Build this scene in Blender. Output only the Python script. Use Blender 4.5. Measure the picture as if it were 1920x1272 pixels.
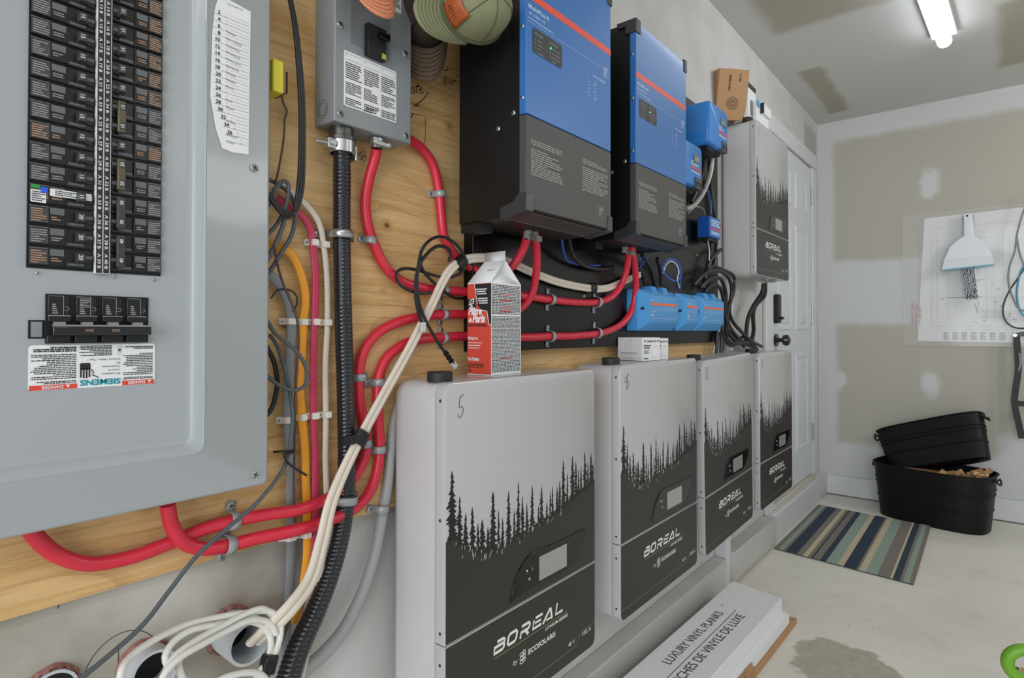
import bpy, bmesh, math, random
from mathutils import Vector, Matrix
PI = math.pi
random.seed(7)
SC = bpy.context.scene
C = SC.collection
for o in list(bpy.data.objects): bpy.data.objects.remove(o)

# ------------------------------------------------------------------ camera
F_PX, YAW, PITCH, ROLL, CY, H0 = 1105.29, 0.687419, 0.0117484, 0.00102857, -29.90, 1.13
def _basis():
    f = Vector((math.cos(PITCH)*math.cos(YAW), math.cos(PITCH)*math.sin(YAW), math.sin(PITCH)))
    r = Vector((math.sin(YAW), -math.cos(YAW), 0)); u = r.cross(f)
    c, s = math.cos(ROLL), math.sin(ROLL)
    return c*r + s*u, c*u - s*r, f
CR, CU, CF = _basis()
cam = bpy.data.cameras.new('camera'); cam_o = bpy.data.objects.new('camera', cam); C.objects.link(cam_o)
cam.sensor_width = 36; cam.lens = F_PX/1920*36; cam.shift_y = CY/1920; cam.clip_start = .02
m = Matrix((CR, CU, -CF)).transposed().to_4x4(); m.translation = (0, 0, H0); cam_o.matrix_world = m
SC.camera = cam_o

# ------------------------------------------------------------------ light and exposure
SC.view_settings.view_transform = 'Standard'; SC.view_settings.look = 'None'
SC.view_settings.gamma = 1; SC.view_settings.use_curve_mapping = False
SC.view_settings.exposure = 0.0
w = bpy.data.worlds.new('world'); SC.world = w; w.use_nodes = True
w.node_tree.nodes['Background'].inputs[0].default_value = (.86, .93, 1, 1)
w.node_tree.nodes['Background'].inputs[1].default_value = .55
def area(name, loc, target, sx, sy, power, col):
    l = bpy.data.lights.new(name, 'AREA'); l.shape = 'RECTANGLE'; l.size = sx; l.size_y = sy; l.energy = power; l.color = col
    o = bpy.data.objects.new(name, l); C.objects.link(o); o.location = loc
    o.rotation_euler = (Vector(target)-Vector(loc)).to_track_quat('-Z', 'Y').to_euler(); return o
def lamp(name, loc, power, col, r=.25):
    l = bpy.data.lights.new(name, 'POINT'); l.shadow_soft_size = r; l.energy = power; l.color = col
    o = bpy.data.objects.new(name, l); C.objects.link(o); o.location = loc; return o
area('overhead_fill_light', (-.6, -.8, 2.5), (-.6, -.8, 0), 1.2, .25, 12, (1, .97, .92))  # unseen overhead fill, added to light the near end
area('garage_door_daylight', (-3.0, -.9, 1.5), (2.0, -.2, 1.0), 2.6, 2.0, 100, (.92, .96, 1))
lamp('fill_light_far', (3.3, -1.5, 2.15), 36, (1, .98, .95))  # unseen point light added to brighten the far wall and ceiling
lamp('fill_light_middle', (1.4, -1.6, 2.2), 10, (1, .98, .95))  # second unseen point light, added as soft fill for mid-room

# ------------------------------------------------------------------ pixel helpers (1920x1272 frame) : a point where the line of sight meets a real plane
def ray(px, py):
    return CF + CR*((px-960)/F_PX) - CU*((py-636-CY)/F_PX)
def P(px, py, Y):
    d = ray(px, py); v = d*(Y/d.y); v.z += H0; return v
def PX(px, py, X):
    d = ray(px, py); v = d*(X/d.x); v.z += H0; return v
def PZ(px, py, Z):
    d = ray(px, py); v = d*((Z-H0)/d.z); v.z = Z; return v
def depth(v): return (Vector(v)-Vector((0, 0, H0))).dot(CF)

# ------------------------------------------------------------------ materials
MATS = {}
def lin(c): return tuple(((x/255)/12.92 if x/255 <= .04045 else ((x/255+.055)/1.055)**2.4) for x in c)
def mat(name, rgb, rough=.5, metal=0, spec=.5, noise=0, nscale=30, bump=0, bscale=200, coat=0, emit=0, stretch=None):
    if name in MATS: return MATS[name]
    m = bpy.data.materials.new(name); m.use_nodes = True; nt = m.node_tree; b = nt.nodes['Principled BSDF']
    c = lin(rgb)+(1,)
    b.inputs['Base Color'].default_value = c; b.inputs['Roughness'].default_value = rough; b.inputs['Metallic'].default_value = metal
    b.inputs['Specular IOR Level'].default_value = spec; b.inputs['Coat Weight'].default_value = coat; b.inputs['Coat Roughness'].default_value = .08
    tc = nt.nodes.new('ShaderNodeTexCoord'); mp = nt.nodes.new('ShaderNodeMapping')
    nt.links.new(tc.outputs['Object'], mp.inputs[0])
    if stretch: mp.inputs['Scale'].default_value = stretch
    n = nt.nodes.new('ShaderNodeTexNoise'); n.inputs['Scale'].default_value = nscale; n.inputs['Detail'].default_value = 4
    nt.links.new(mp.outputs[0], n.inputs[0])
    mx = nt.nodes.new('ShaderNodeMix'); mx.data_type = 'RGBA'
    mx.inputs[6].default_value = tuple(x*(1-noise) for x in c[:3])+(1,); mx.inputs[7].default_value = tuple(min(1, x*(1+noise)) for x in c[:3])+(1,)
    nt.links.new(n.outputs['Fac'], mx.inputs[0]); nt.links.new(mx.outputs[2], b.inputs['Base Color'])
    if bump:
        n2 = nt.nodes.new('ShaderNodeTexNoise'); n2.inputs['Scale'].default_value = bscale
        nt.links.new(mp.outputs[0], n2.inputs[0])
        bp = nt.nodes.new('ShaderNodeBump'); bp.inputs['Strength'].default_value = bump; bp.inputs['Distance'].default_value = .002
        nt.links.new(n2.outputs['Fac'], bp.inputs['Height']); nt.links.new(bp.outputs[0], b.inputs['Normal'])
    if emit:
        b.inputs['Emission Color'].default_value = c; b.inputs['Emission Strength'].default_value = emit
    MATS[name] = m; return m

class NB:   # tiny node builder for wall and wood materials
    def __init__(s, name, rough=.8):
        s.m = bpy.data.materials.new(name); s.m.use_nodes = True; s.nt = s.m.node_tree; s.b = s.nt.nodes['Principled BSDF']
        s.b.inputs['Roughness'].default_value = rough; s.b.inputs['Specular IOR Level'].default_value = .3
        s.tc = s.nt.nodes.new('ShaderNodeTexCoord').outputs['Object']
        sp = s.nt.nodes.new('ShaderNodeSeparateXYZ'); s.nt.links.new(s.tc, sp.inputs[0]); s.x, s.y, s.z = sp.outputs
    def L(s, a, b): s.nt.links.new(a, b)
    def math(s, op, a, b=None, c=None):
        n = s.nt.nodes.new('ShaderNodeMath'); n.operation = op
        for i, v in enumerate((a, b, c)):
            if v is None: continue
            if isinstance(v, (int, float)): n.inputs[i].default_value = v
            else: s.L(v, n.inputs[i])
        return n.outputs[0]
    def noise(s, scale, detail=4, stretch=None, rough=.5, dist=0):
        v = s.tc
        if stretch:
            mp = s.nt.nodes.new('ShaderNodeMapping'); mp.inputs['Scale'].default_value = stretch; s.L(v, mp.inputs[0]); v = mp.outputs[0]
        n = s.nt.nodes.new('ShaderNodeTexNoise'); n.inputs['Scale'].default_value = scale; n.inputs['Detail'].default_value = detail
        n.inputs['Roughness'].default_value = rough; n.inputs['Distortion'].default_value = dist; s.L(v, n.inputs[0]); return n.outputs['Fac']
    def smooth(s, v, a, b, lo=0, hi=1):
        n = s.nt.nodes.new('ShaderNodeMapRange'); n.interpolation_type = 'SMOOTHSTEP'
        n.inputs[1].default_value = a; n.inputs[2].default_value = b; n.inputs[3].default_value = lo; n.inputs[4].default_value = hi
        s.L(v, n.inputs[0]); return n.outputs[0]
    def rect(s, u, v, u0, u1, v0, v1, e=.03):
        a = s.smooth(u, u0-e, u0+e); b = s.smooth(u, u1-e, u1+e, 1, 0); c = s.smooth(v, v0-e, v0+e); d = s.smooth(v, v1-e, v1+e, 1, 0)
        return s.math('MULTIPLY', s.math('MULTIPLY', a, b), s.math('MULTIPLY', c, d))
    def blob(s, u, v, cu, cv, ru, rv, soft=.35, wob=None):
        a = s.math('DIVIDE', s.math('SUBTRACT', u, cu), ru); b = s.math('DIVIDE', s.math('SUBTRACT', v, cv), rv)
        d = s.math('SQRT', s.math('ADD', s.math('MULTIPLY', a, a), s.math('MULTIPLY', b, b)))
        if wob is not None: d = s.math('ADD', d, s.math('MULTIPLY', s.math('SUBTRACT', wob, .5), 1.2))
        return s.smooth(d, 1-soft, 1+soft, 1, 0)
    def mix(s, f, a, b):
        n = s.nt.nodes.new('ShaderNodeMix'); n.data_type = 'RGBA'
        if isinstance(f, (int, float)): n.inputs[0].default_value = f
        else: s.L(f, n.inputs[0])
        for i, v in ((6, a), (7, b)):
            if isinstance(v, tuple): n.inputs[i].default_value = lin(v)+(1,)
            else: s.L(v, n.inputs[i])
        return n.outputs[2]
    def mx(s, *a):
        r = a[0]
        for x in a[1:]: r = s.math('MAXIMUM', r, x)
        return r
    def out(s, col, bumpsrc=None, strength=.2, dist=.002):
        s.L(col, s.b.inputs['Base Color'])
        if bumpsrc is not None:
            bp = s.nt.nodes.new('ShaderNodeBump'); bp.inputs['Strength'].default_value = strength; bp.inputs['Distance'].default_value = dist
            s.L(bumpsrc, bp.inputs['Height']); s.L(bp.outputs[0], s.b.inputs['Normal'])
        return s.m

WHITE_MUD, PAPER = (200, 202, 201), (178, 174, 163)
def wall_far_mat():
    n = NB('far_drywall'); wob = n.noise(7)
    y = n.math('ADD', n.y, n.math('MULTIPLY', n.math('SUBTRACT', wob, .5), .04)); z = n.math('ADD', n.z, n.math('MULTIPLY', n.math('SUBTRACT', wob, .5), .04))
    r = n.mx(n.rect(y, z, -3, .865, 1.60, 2.44, .03), n.rect(y, z, .0, .85, .36, 1.17, .03), n.rect(y, z, -3, .02, .5, 1.1, .05))
    w2 = n.noise(18); 
    bl = n.mx(n.blob(n.y, n.z, .32, 2.06, .05, .09, .4, w2), n.blob(n.y, n.z, .325, .79, .05, .08, .4, w2), n.blob(n.y, n.z, .84, .78, .045, .06, .4, w2))
    r = n.math('MULTIPLY', r, n.math('SUBTRACT', 1, bl))
    c = n.mix(r, WHITE_MUD, PAPER); sp = n.smooth(n.noise(60, 5), .70, .76)
    msk = n.rect(n.y, n.z, -.6, .2, .2, 1.0, .1)
    c = n.mix(n.math('MULTIPLY', n.math('MULTIPLY', sp, msk), .5), c, (110, 106, 100))
    return n.out(n.mix(n.noise(3), c, n.mix(.93, (150, 150, 148), c)), n.noise(80), .1)
def wall_left_mat():
    n = NB('left_drywall'); wob = n.noise(5)
    c = n.mix(n.smooth(wob, .3, .7), (190, 188, 184), (200, 200, 198))
    low = n.rect(n.x, n.z, -2, .62, -.2, .80, .03)
    c = n.mix(low, c, n.mix(n.smooth(n.noise(6, 5), .35, .7), (156, 152, 142), (188, 185, 178)))
    st = n.blob(n.x, n.z, .475, .63, .05, .07, .8, n.noise(25)); c = n.mix(n.math('MULTIPLY', st, .7), c, (118, 98, 76))
    grime = n.math('MULTIPLY', n.smooth(n.noise(170, 5), .68, .74), n.rect(n.x, n.z, -1, .6, .4, .8, .04))
    c = n.mix(n.math('MULTIPLY', grime, .55), c, (110, 92, 75))
    c = n.mix(n.math('MULTIPLY', n.rect(n.x, n.z, 4.2, 4.52, 2.22, 2.5, .02), .8), c, (160, 156, 148))
    return n.out(c, n.noise(90), .1)
def ceiling_mat():
    n = NB('ceiling_drywall'); wob = n.noise(6)
    x = n.math('ADD', n.x, n.math('MULTIPLY', n.math('SUBTRACT', wob, .5), .06)); y = n.math('ADD', n.y, n.math('MULTIPLY', n.math('SUBTRACT', wob, .5), .06))
    r = n.mx(n.rect(x, y, .6, 3.04, -.4, .82, .04), n.rect(x, y, 3.56, 4.38, .735, .85, .02), n.rect(x, y, 3.38, 4.2, -1.3, -.02, .03))
    r = n.math('MULTIPLY', r, n.math('SUBTRACT', 1, n.math('MULTIPLY', n.rect(x, y, 0, 3.0, -.5, .42, .1), .7)))
    c = n.mix(r, (198, 198, 195), (170, 163, 150))
    return n.out(c, n.noise(60), .1)
def floor_mat():
    n = NB('concrete_slab', .45)
    c = n.mix(n.smooth(n.noise(2.2, 6), .3, .7), (214, 211, 200), (226, 223, 214))
    c = n.mix(n.math('MULTIPLY', n.smooth(n.noise(9, 6), .52, .80), .22), c, (168, 160, 142))
    st = n.blob(n.x, n.y, 2.24, .40, .17, .17, .05, n.noise(7, 4)); c = n.mix(n.math('MULTIPLY', st, .8), c, n.mix(n.noise(30), (136, 126, 108), (186, 178, 160)))
    sp = n.smooth(n.noise(55, 2), .735, .75); c = n.mix(n.math('MULTIPLY', sp, .7), c, (80, 74, 66))
    return n.out(c, n.noise(40, 6), .15)
def ply_mat():
    n = NB('spruce_plywood', .5)
    g1 = n.noise(1.0, 8, (1.2, 1, 30), .65, 1.2); g2 = n.noise(1.0, 8, (4, 1, 190), .7, .5)
    big = n.noise(1.5, 2, (1.0, 1, 2.2))
    rings = n.math('FRACT', n.math('MULTIPLY', n.noise(1.0, 2, (.8, 1, 4.5), .4, .8), 16))
    c = n.mix(n.smooth(g1, .32, .68), (226, 190, 136), (202, 160, 102))
    c = n.mix(n.math('MULTIPLY', n.smooth(rings, .80, .99), .34), c, (158, 110, 60))
    c = n.mix(n.math('MULTIPLY', n.smooth(g2, .50, .66), .42), c, (150, 106, 60))
    c = n.mix(n.math('MULTIPLY', n.smooth(big, .4, .7), .22), c, (238, 212, 166))
    v = n.nt.nodes.new('ShaderNodeTexVoronoi'); v.inputs['Scale'].default_value = 7.5
    mp = n.nt.nodes.new('ShaderNodeMapping'); mp.inputs['Scale'].default_value = (1, .01, 1.2); n.L(n.tc, mp.inputs[0]); n.L(mp.outputs[0], v.inputs[0])
    k = n.smooth(v.outputs['Distance'], .035, .065, 1, 0); k2 = n.smooth(v.outputs['Distance'], .05, .17, 1, 0)
    sel = n.smooth(v.outputs['Color'], .44, .46)
    c = n.mix(n.math('MULTIPLY', n.math('MULTIPLY', k2, .45), sel), c, (160, 110, 58)); c = n.mix(n.math('MULTIPLY', n.math('MULTIPLY', k, .85), sel), c, (96, 56, 28))
    return n.out(c, g2, .55, .004)

M_BLACK = mat('matt_black', (16, 16, 17), .5); M_GLOSSBLACK = mat('gloss_black', (10, 10, 11), .12, coat=.5)
M_WHITE = mat('white_enamel', (198, 198, 200), .28, coat=.35, noise=.01, nscale=4); M_WHITE2 = mat('white_cover', (180, 180, 180), .3, coat=.3)
M_PRINTBLK = mat('black_graphic_print', (42, 39, 36), .42, noise=.05, nscale=600)
M_TREE = mat('tree_print', (18, 17, 16), .5)
M_GREY = mat('panel_grey_paint', (160, 165, 169), .35, noise=.02, nscale=500, coat=.15); M_GREY2 = mat('disconnect_grey_paint', (132, 137, 140), .38, coat=.1)
M_BLUE = mat('inverter_blue', (52, 112, 180), .33, coat=.2, noise=.02, nscale=900); M_BLUE2 = mat('moulded_blue_plastic', (72, 150, 212), .38)
M_BLUE3 = mat('charger_blue', (48, 132, 214), .35, coat=.2)
M_CHAR = mat('charcoal_powdercoat', (72, 70, 69), .5, noise=.08, nscale=900, bump=.2, bscale=900)
M_RED = mat('red_cable_jacket', (206, 42, 64), .36, noise=.10, nscale=18); M_PINK = mat('crimson_cable_jacket', (188, 50, 84), .4, noise=.06)
M_ORANGE = mat('orange_cable_jacket', (228, 152, 34), .42, noise=.06); M_CREAM = mat('cream_cable_jacket', (214, 203, 188), .42, noise=.04)
M_WCAB = mat('white_cable_jacket', (214, 213, 206), .4); M_GCAB = mat('grey_cable_jacket', (128, 132, 136), .45, noise=.08); M_KCAB = mat('black_cable_jacket', (24, 25, 28), .42)
M_DGCAB = mat('dark_grey_cable_jacket', (78, 84, 88), .45); M_BROWN = mat('brown_wire_jacket', (78, 58, 54), .5)
M_STEEL = mat('zinc_steel', (182, 184, 184), .3, .85, noise=.1, nscale=40); M_CLAMP = mat('grey_strap', (158, 162, 164), .42, .3)
M_CLIP = mat('white_plastic_clip', (222, 216, 206), .4); M_PRINT = mat('black_ink', (28, 28, 30), .6); M_WPRINT = mat('white_ink', (228, 228, 226), .5)
M_GPRINT = mat('grey_ink', (150, 150, 150), .6); M_LABEL = mat('white_label', (226, 227, 228), .5); M_REDP = mat('red_ink', (214, 66, 50), .5)
M_TEAL = mat('teal_ink', (0, 140, 160), .5); M_GREEN = mat('green_ink', (98, 150, 76), .5); M_KRAFT = mat('kraft_cardboard', (176, 136, 98), .75, noise=.06, nscale=60)
M_PVC = mat('grey_pvc', (186, 190, 194), .4); M_DARK = mat('deep_black', (6, 6, 7), .7); M_SCREEN = mat('lcd_glass', (150, 152, 148), .15, coat=.6)
M_SEAM = mat('seam_shadow_gap', (60, 60, 62), .7); M_STK = mat('dark_sticker', (98, 99, 98), .4, noise=.15, nscale=300)

# ------------------------------------------------------------------ mesh collector
class M:
    def __init__(s): s.v = []; s.f = []; s.mi = []; s.cur = 0
    def add(s, vs, fs):
        b = len(s.v); s.v += [Vector(v) for v in vs]; s.f += [tuple(i+b for i in f) for f in fs]; s.mi += [s.cur]*len(fs); return s
    def box(s, x0, x1, y0, y1, z0, z1):
        return s.add([(x0,y0,z0),(x1,y0,z0),(x1,y1,z0),(x0,y1,z0),(x0,y0,z1),(x1,y0,z1),(x1,y1,z1),(x0,y1,z1)],
                     [(0,3,2,1),(4,5,6,7),(0,1,5,4),(1,2,6,5),(2,3,7,6),(3,0,4,7)])
    def obox(s, c, a, b, d, ha, hb, hd):     # oriented box: centre, three axes, three half sizes
        c, a, b, d = Vector(c), Vector(a), Vector(b), Vector(d); vs = []
        for k in (-1, 1):
            for (i, j) in ((-1,-1),(1,-1),(1,1),(-1,1)): vs.append(c+a*ha*i+b*hb*j+d*hd*k)
        return s.add(vs, [(0,3,2,1),(4,5,6,7),(0,1,5,4),(1,2,6,5),(2,3,7,6),(3,0,4,7)])
    def prism(s, poly, fr, h, h0=0):         # 2D polygon (counter-clockwise) extruded along the frame normal
        n = len(poly); vs = [fr(u, v, h0) for u, v in poly]+[fr(u, v, h) for u, v in poly]
        return s.add(vs, [tuple(range(n))[::-1], tuple(range(n, 2*n))]+[(i, (i+1) % n, n+(i+1) % n, n+i) for i in range(n)])
    def poly(s, pts, fr, h=.0004): return s.add([fr(u, v, h) for u, v in pts], [tuple(range(len(pts)))])
    def rect(s, fr, u0, u1, v0, v1, h=.0004): return s.poly([(u0,v0),(u1,v0),(u1,v1),(u0,v1)], fr, h)
    def cyl(s, p, q, r, n=16, r2=None, cap=True):
        p, q = Vector(p), Vector(q); d = (q-p).normalized(); a = d.orthogonal().normalized(); b = d.cross(a); r2 = r if r2 is None else r2
        vs = [p+(a*math.cos(2*PI*i/n)+b*math.sin(2*PI*i/n))*r for i in range(n)]+[q+(a*math.cos(2*PI*i/n)+b*math.sin(2*PI*i/n))*r2 for i in range(n)]
        fs = [(i, (i+1) % n, n+(i+1) % n, n+i) for i in range(n)]
        if cap: fs += [tuple(range(n))[::-1], tuple(range(n, 2*n))]
        return s.add(vs, fs)
    def lathe(s, prof, o, ax=(0,0,1), n=24):  # profile [(r,h)]
        o, d = Vector(o), Vector(ax).normalized(); a = d.orthogonal().normalized(); b = d.cross(a); vs = []
        for r, h in prof: vs += [o+d*h+(a*math.cos(2*PI*i/n)+b*math.sin(2*PI*i/n))*r for i in range(n)]
        fs = []
        for k in range(len(prof)-1): fs += [(k*n+i, k*n+(i+1) % n, (k+1)*n+(i+1) % n, (k+1)*n+i) for i in range(n)]
        return s.add(vs, fs)
    def loft(s, rings, cap=True):
        n = len(rings[0]); vs = [v for r in rings for v in r]; fs = []
        for k in range(len(rings)-1): fs += [(k*n+i, k*n+(i+1) % n, (k+1)*n+(i+1) % n, (k+1)*n+i) for i in range(n)]
        if cap: fs += [tuple(range(n))[::-1], tuple(range((len(rings)-1)*n, len(rings)*n))]
        return s.add(vs, fs)
    def tube(s, pts, r, n=10, step=None, flat=None, corr=None, raw=False, closed=False):
        """tube along a Catmull-Rom curve. r number or list; flat=(wide,thin) ellipse with thin side along Y; corr=(pitch,depth) ribs"""
        pts = [Vector(p) for p in pts]; rl = list(r) if isinstance(r, (list, tuple)) else [r]*len(pts)
        if raw: cp, cr = pts, rl
        else:
            cp, cr = [], []
            L = len(pts)
            for i in range(L-1):
                p0 = pts[i-1] if i else pts[0]*2-pts[1]; p1, p2 = pts[i], pts[i+1]; p3 = pts[i+2] if i+2 < L else pts[-1]*2-pts[-2]
                k = max(3, min(40, int((p2-p1).length/(step or .008))+1))
                for j in range(k):
                    t = j/k; cp.append(.5*((2*p1)+(p2-p0)*t+(2*p0-5*p1+4*p2-p3)*t*t+(3*p1-p0-3*p2+p3)*t**3)); cr.append(rl[i]*(1-t)+rl[i+1]*t)
            cp.append(pts[-1]); cr.append(rl[-1])
        if corr:
            L = [0.0]
            for i in range(1, len(cp)): L.append(L[-1]+(cp[i]-cp[i-1]).length)
            q, qr, i, t = [], [], 0, 0.0
            while t < L[-1]:
                while i < len(L)-2 and L[i+1] < t: i += 1
                f = (t-L[i])/max(1e-9, L[i+1]-L[i]); q.append(cp[i].lerp(cp[i+1], f)); ph = (t % corr[0])/corr[0]
                qr.append((cr[i]*(1-f)+cr[i+1]*f)*(1-(corr[1] if ph > .55 else 0))); t += corr[0]/4
            cp, cr = q, qr
        rings = []; up = None
        for i, p in enumerate(cp):
            d = (cp[min(i+1, len(cp)-1)]-cp[max(i-1, 0)]).normalized()
            if flat:
                a = d.cross(Vector((0,1,0)));
                if a.length < .05: a = up if up else d.orthogonal()
                a = a.normalized(); up = a; b = a.cross(d).normalized()
                rings.append([p+a*math.cos(2*PI*k/n)*cr[i]*flat[0]+b*math.sin(2*PI*k/n)*cr[i]*flat[1] for k in range(n)])
            else:
                if up is None: up = d.orthogonal()
                up = (up-d*up.dot(d)).normalized(); b = d.cross(up)
                rings.append([p+(up*math.cos(2*PI*k/n)+b*math.sin(2*PI*k/n))*cr[i] for k in range(n)])
        return s.loft(rings)

class Fr:   # flat frame: origin + u*U + v*V + h*N
    def __init__(s, o, u, v): s.o, s.u, s.v = Vector(o), Vector(u).normalized(), Vector(v).normalized(); s.n = s.u.cross(s.v)
    def __call__(s, u, v, h=0): return s.o+s.u*u+s.v*v+s.n*h
    def sub(s, u, v, ang=0, h=0):
        c, sn = math.cos(ang), math.sin(ang); f = Fr(s(u, v, h), s.u*c+s.v*sn, s.v*c-s.u*sn); return f
def rrect(u0, u1, v0, v1, r, k=6):
    """rounded rectangle, r = number or four radii (bl, br, tr, tl)"""
    R = r if isinstance(r, (list, tuple)) else [r]*4; out = []
    for (cu, cv, rr, a0) in ((u0, v0, R[0], PI), (u1, v0, R[1], 1.5*PI), (u1, v1, R[2], 0), (u0, v1, R[3], .5*PI)):
        su = 1 if cu == u0 else -1; sv = 1 if cv == v0 else -1
        if rr <= 0: out.append((cu, cv)); continue
        for i in range(k+1):
            a = a0+i*PI/2/k; out.append((cu+su*rr+rr*math.cos(a), cv+sv*rr+rr*math.sin(a)))
    return out
def ribbon(Mh, pts, wd, fr, h=.0005, closed=False):
    pts = [Vector(p) for p in pts]; n = len(pts); L, R = [], []
    for i in range(n):
        a = pts[i-1] if i else (pts[-1] if closed else pts[0]); b = pts[(i+1) % n] if (i < n-1 or closed) else pts[-1]
        d = (b-a); d = d.normalized() if d.length > 1e-9 else Vector((1, 0)); nn = Vector((-d.y, d.x))*wd/2
        L.append(pts[i]+nn); R.append(pts[i]-nn)
    vs = [fr(p.x, p.y, h) for p in L+R]; fs = [(n+i, n+(i+1), i+1, i) for i in range(n-1)]
    if closed: fs.append((2*n-1, n, 0, n-1))
    Mh.add(vs, fs)

_TC = {}
def text_geo(s, bold=0):
    k = (s, bold)
    if k in _TC: return _TC[k]
    cu = bpy.data.curves.new('tmp', 'FONT'); cu.body = s; cu.size = 1; cu.offset = bold; cu.resolution_u = 3
    o = bpy.data.objects.new('tmp', cu); me = o.to_mesh()
    vs = [tuple(v.co) for v in me.vertices]; fs = [tuple(p.vertices) for p in me.polygons]
    o.to_mesh_clear(); bpy.data.objects.remove(o); bpy.data.curves.remove(cu)
    mx = max([v[0] for v in vs] or [0]); mn = min([v[0] for v in vs] or [0])
    _TC[k] = (vs, fs, mn, mx); return _TC[k]
def text(Mh, s, fr, u, v, size, width=None, align='l', h=.0006, bold=0, ang=0, shear=0, sx=1):
    """letters of a given cap height (size) starting at u,v"""
    vs, fs, mn, mx = text_geo(s, bold); k = size/.70; kx = k*sx
    if width: kx = width/max(1e-6, mx-mn)
    f = fr.sub(u, v, ang); w_ = (mx-mn)*kx; off = {'l': 0, 'c': -w_/2, 'r': -w_}[align]
    Mh.add([f((x-mn)*kx+off+y*k*shear, y*k, h) for x, y, z in vs], fs)
def fine(Mh, fr, u0, u1, v0, v1, rows, h=.0005, fill=.5, ragged=True, rnd=None):
    """lines of tiny illegible type"""
    rnd = rnd or random; dv = (v1-v0)/rows
    for i in range(rows):
        v = v1-(i+.5)*dv; u = u0; end = u1 if not ragged else u1-(u1-u0)*rnd.random()**3*.6
        while u < end-1e-5:
            L = (u1-u0)*(.03+.09*rnd.random()); e = min(u+L, end); Mh.rect(fr, u, e, v-dv*fill/2, v+dv*fill/2, h); u = e+(u1-u0)*.018

# ------------------------------------------------------------------ objects
ORG = {}
def root_of(o):
    while o.parent: o = o.parent
    return o
def tag(o, label=None, cat=None, group=None, kind=None):
    if label: o['label'] = label
    if cat: o['category'] = cat
    if group: o['group'] = group
    if kind: o['kind'] = kind
    return o
def thing(name, loc, label, cat, group=None):
    o = bpy.data.objects.new(name, None); o.empty_display_size = .05; C.objects.link(o); o.location = loc; ORG[o.name] = Vector(loc)
    return tag(o, label, cat, group)
def part(name, mh, ms, parent=None, smooth=35, bevel=0, seg=2, label=None, org=None):
    """link a collector as ONE mesh object; coordinates are world coordinates at build time"""
    if not isinstance(ms, (list, tuple)): ms = [ms]
    if org is None:
        if parent is not None: org = ORG[parent.name]
        else: org = Vector((0, 0, 0))
    org = Vector(org)
    me = bpy.data.meshes.new(name); me.from_pydata([v-org for v in mh.v], [], mh.f)
    for x in ms: me.materials.append(x)
    if len(ms) > 1: me.polygons.foreach_set('material_index', mh.mi)
    me.polygons.foreach_set('use_smooth', [True]*len(me.polygons))
    me.set_sharp_from_angle(angle=math.radians(smooth)); me.update()
    o = bpy.data.objects.new(name, me); C.objects.link(o)
    if parent is not None: o.parent = parent; ORG[o.name] = org
    else: o.location = org; ORG[o.name] = org
    if bevel:
        b = o.modifiers.new('bevel', 'BEVEL'); b.width = bevel; b.segments = seg; b.limit_method = 'ANGLE'; b.angle_limit = math.radians(40); b.harden_normals = False
    if label: o['label'] = label
    return o
def solo(name, mh, ms, label, cat, group=None, **k):     # a thing that is one mesh
    c = sum((v for v in mh.v), Vector())/len(mh.v); zmin = min(v.z for v in mh.v)
    return tag(part(name, mh, ms, org=(c.x, c.y, zmin), **k), label, cat, group)
def struct(name, mh, ms, **k): return tag(part(name, mh, ms, org=(0, 0, 0), **k), kind='structure')
def kids(o): return [x for x in bpy.data.objects if x.parent == o]
def copy_tree(o, parent=None, delta=Vector((0,0,0))):
    c = o.copy(); C.objects.link(c); c.parent = parent; ORG[c.name] = ORG[o.name]+delta
    for ch in kids(o): copy_tree(ch, c, delta)
    return c
WF = lambda x, y, z: Fr((x, y, z), (1,0,0), (0,0,1))      # frame on a surface that faces the room from the left wall

YW, YP, YB = .965, .945, .915       # drywall, plywood face, black board face
XF = 4.575
# ================================================================== structure
m_ = M(); m_.box(-4.5, 6, -5, 1.2, -.1, 0); struct('floor', m_, floor_mat())
m_ = M(); m_.box(-1.4, XF+.1, -3.2, YW+.1, 2.58, 2.68); struct('ceiling', m_, ceiling_mat())
m_ = M(); m_.box(-3.5, XF+.1, YW, YW+.1, 0, 2.58); struct('wall_left', m_, wall_left_mat())
m_ = M(); m_.box(XF, XF+.1, -3.2, YW, 0, 2.58); struct('wall_far', m_, wall_far_mat())
M_TRIM = mat('trim_white_paint', (206, 207, 208), .45, noise=.04, nscale=6); M_TRIM2 = mat('dusty_trim_paint', (188, 186, 182), .6, noise=.06, nscale=8)
m_ = M(); m_.box(3.30, XF, .912, YW, 0, .145); struct('baseboard_left', m_, M_TRIM, bevel=.004)
m_ = M(); m_.box(2.64, 3.30, .90, YW, 0.012, .145); struct('baseboard_left', m_, M_TRIM2, bevel=.004)
m_ = M(); m_.box(-.6, 2.565, .905, YW, .012, .14); struct('baseboard_left', m_, M_TRIM2, bevel=.005)
m_ = M(); m_.box(XF-.035, XF, -3.2, .912, .008, .135); struct('baseboard_far', m_, M_TRIM, bevel=.003)
m_ = M(); m_.box(2.585, 2.645, .915, YW, 0, .62); struct('trim_1', m_, M_TRIM, bevel=.003)
m_ = M(); m_.box(3.285, 3.40, .942, YW, .145, 2.222); struct('trim_2', m_, M_TRIM, bevel=.006)
m_ = M(); m_.box(4.322, 4.42, .942, YW, .145, 2.222); struct('trim_3', m_, M_TRIM, bevel=.006)
m_ = M(); m_.box(3.27, 4.435, .940, YW, 2.223, 2.32); struct('trim_4', m_, M_TRIM, bevel=.006)
m_ = M(); m_.box(3.402, 4.32, .935, YW, .146, .175); struct('trim_5', m_, mat('sill_wood_paint', (196, 190, 178), .6), bevel=.003)
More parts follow.
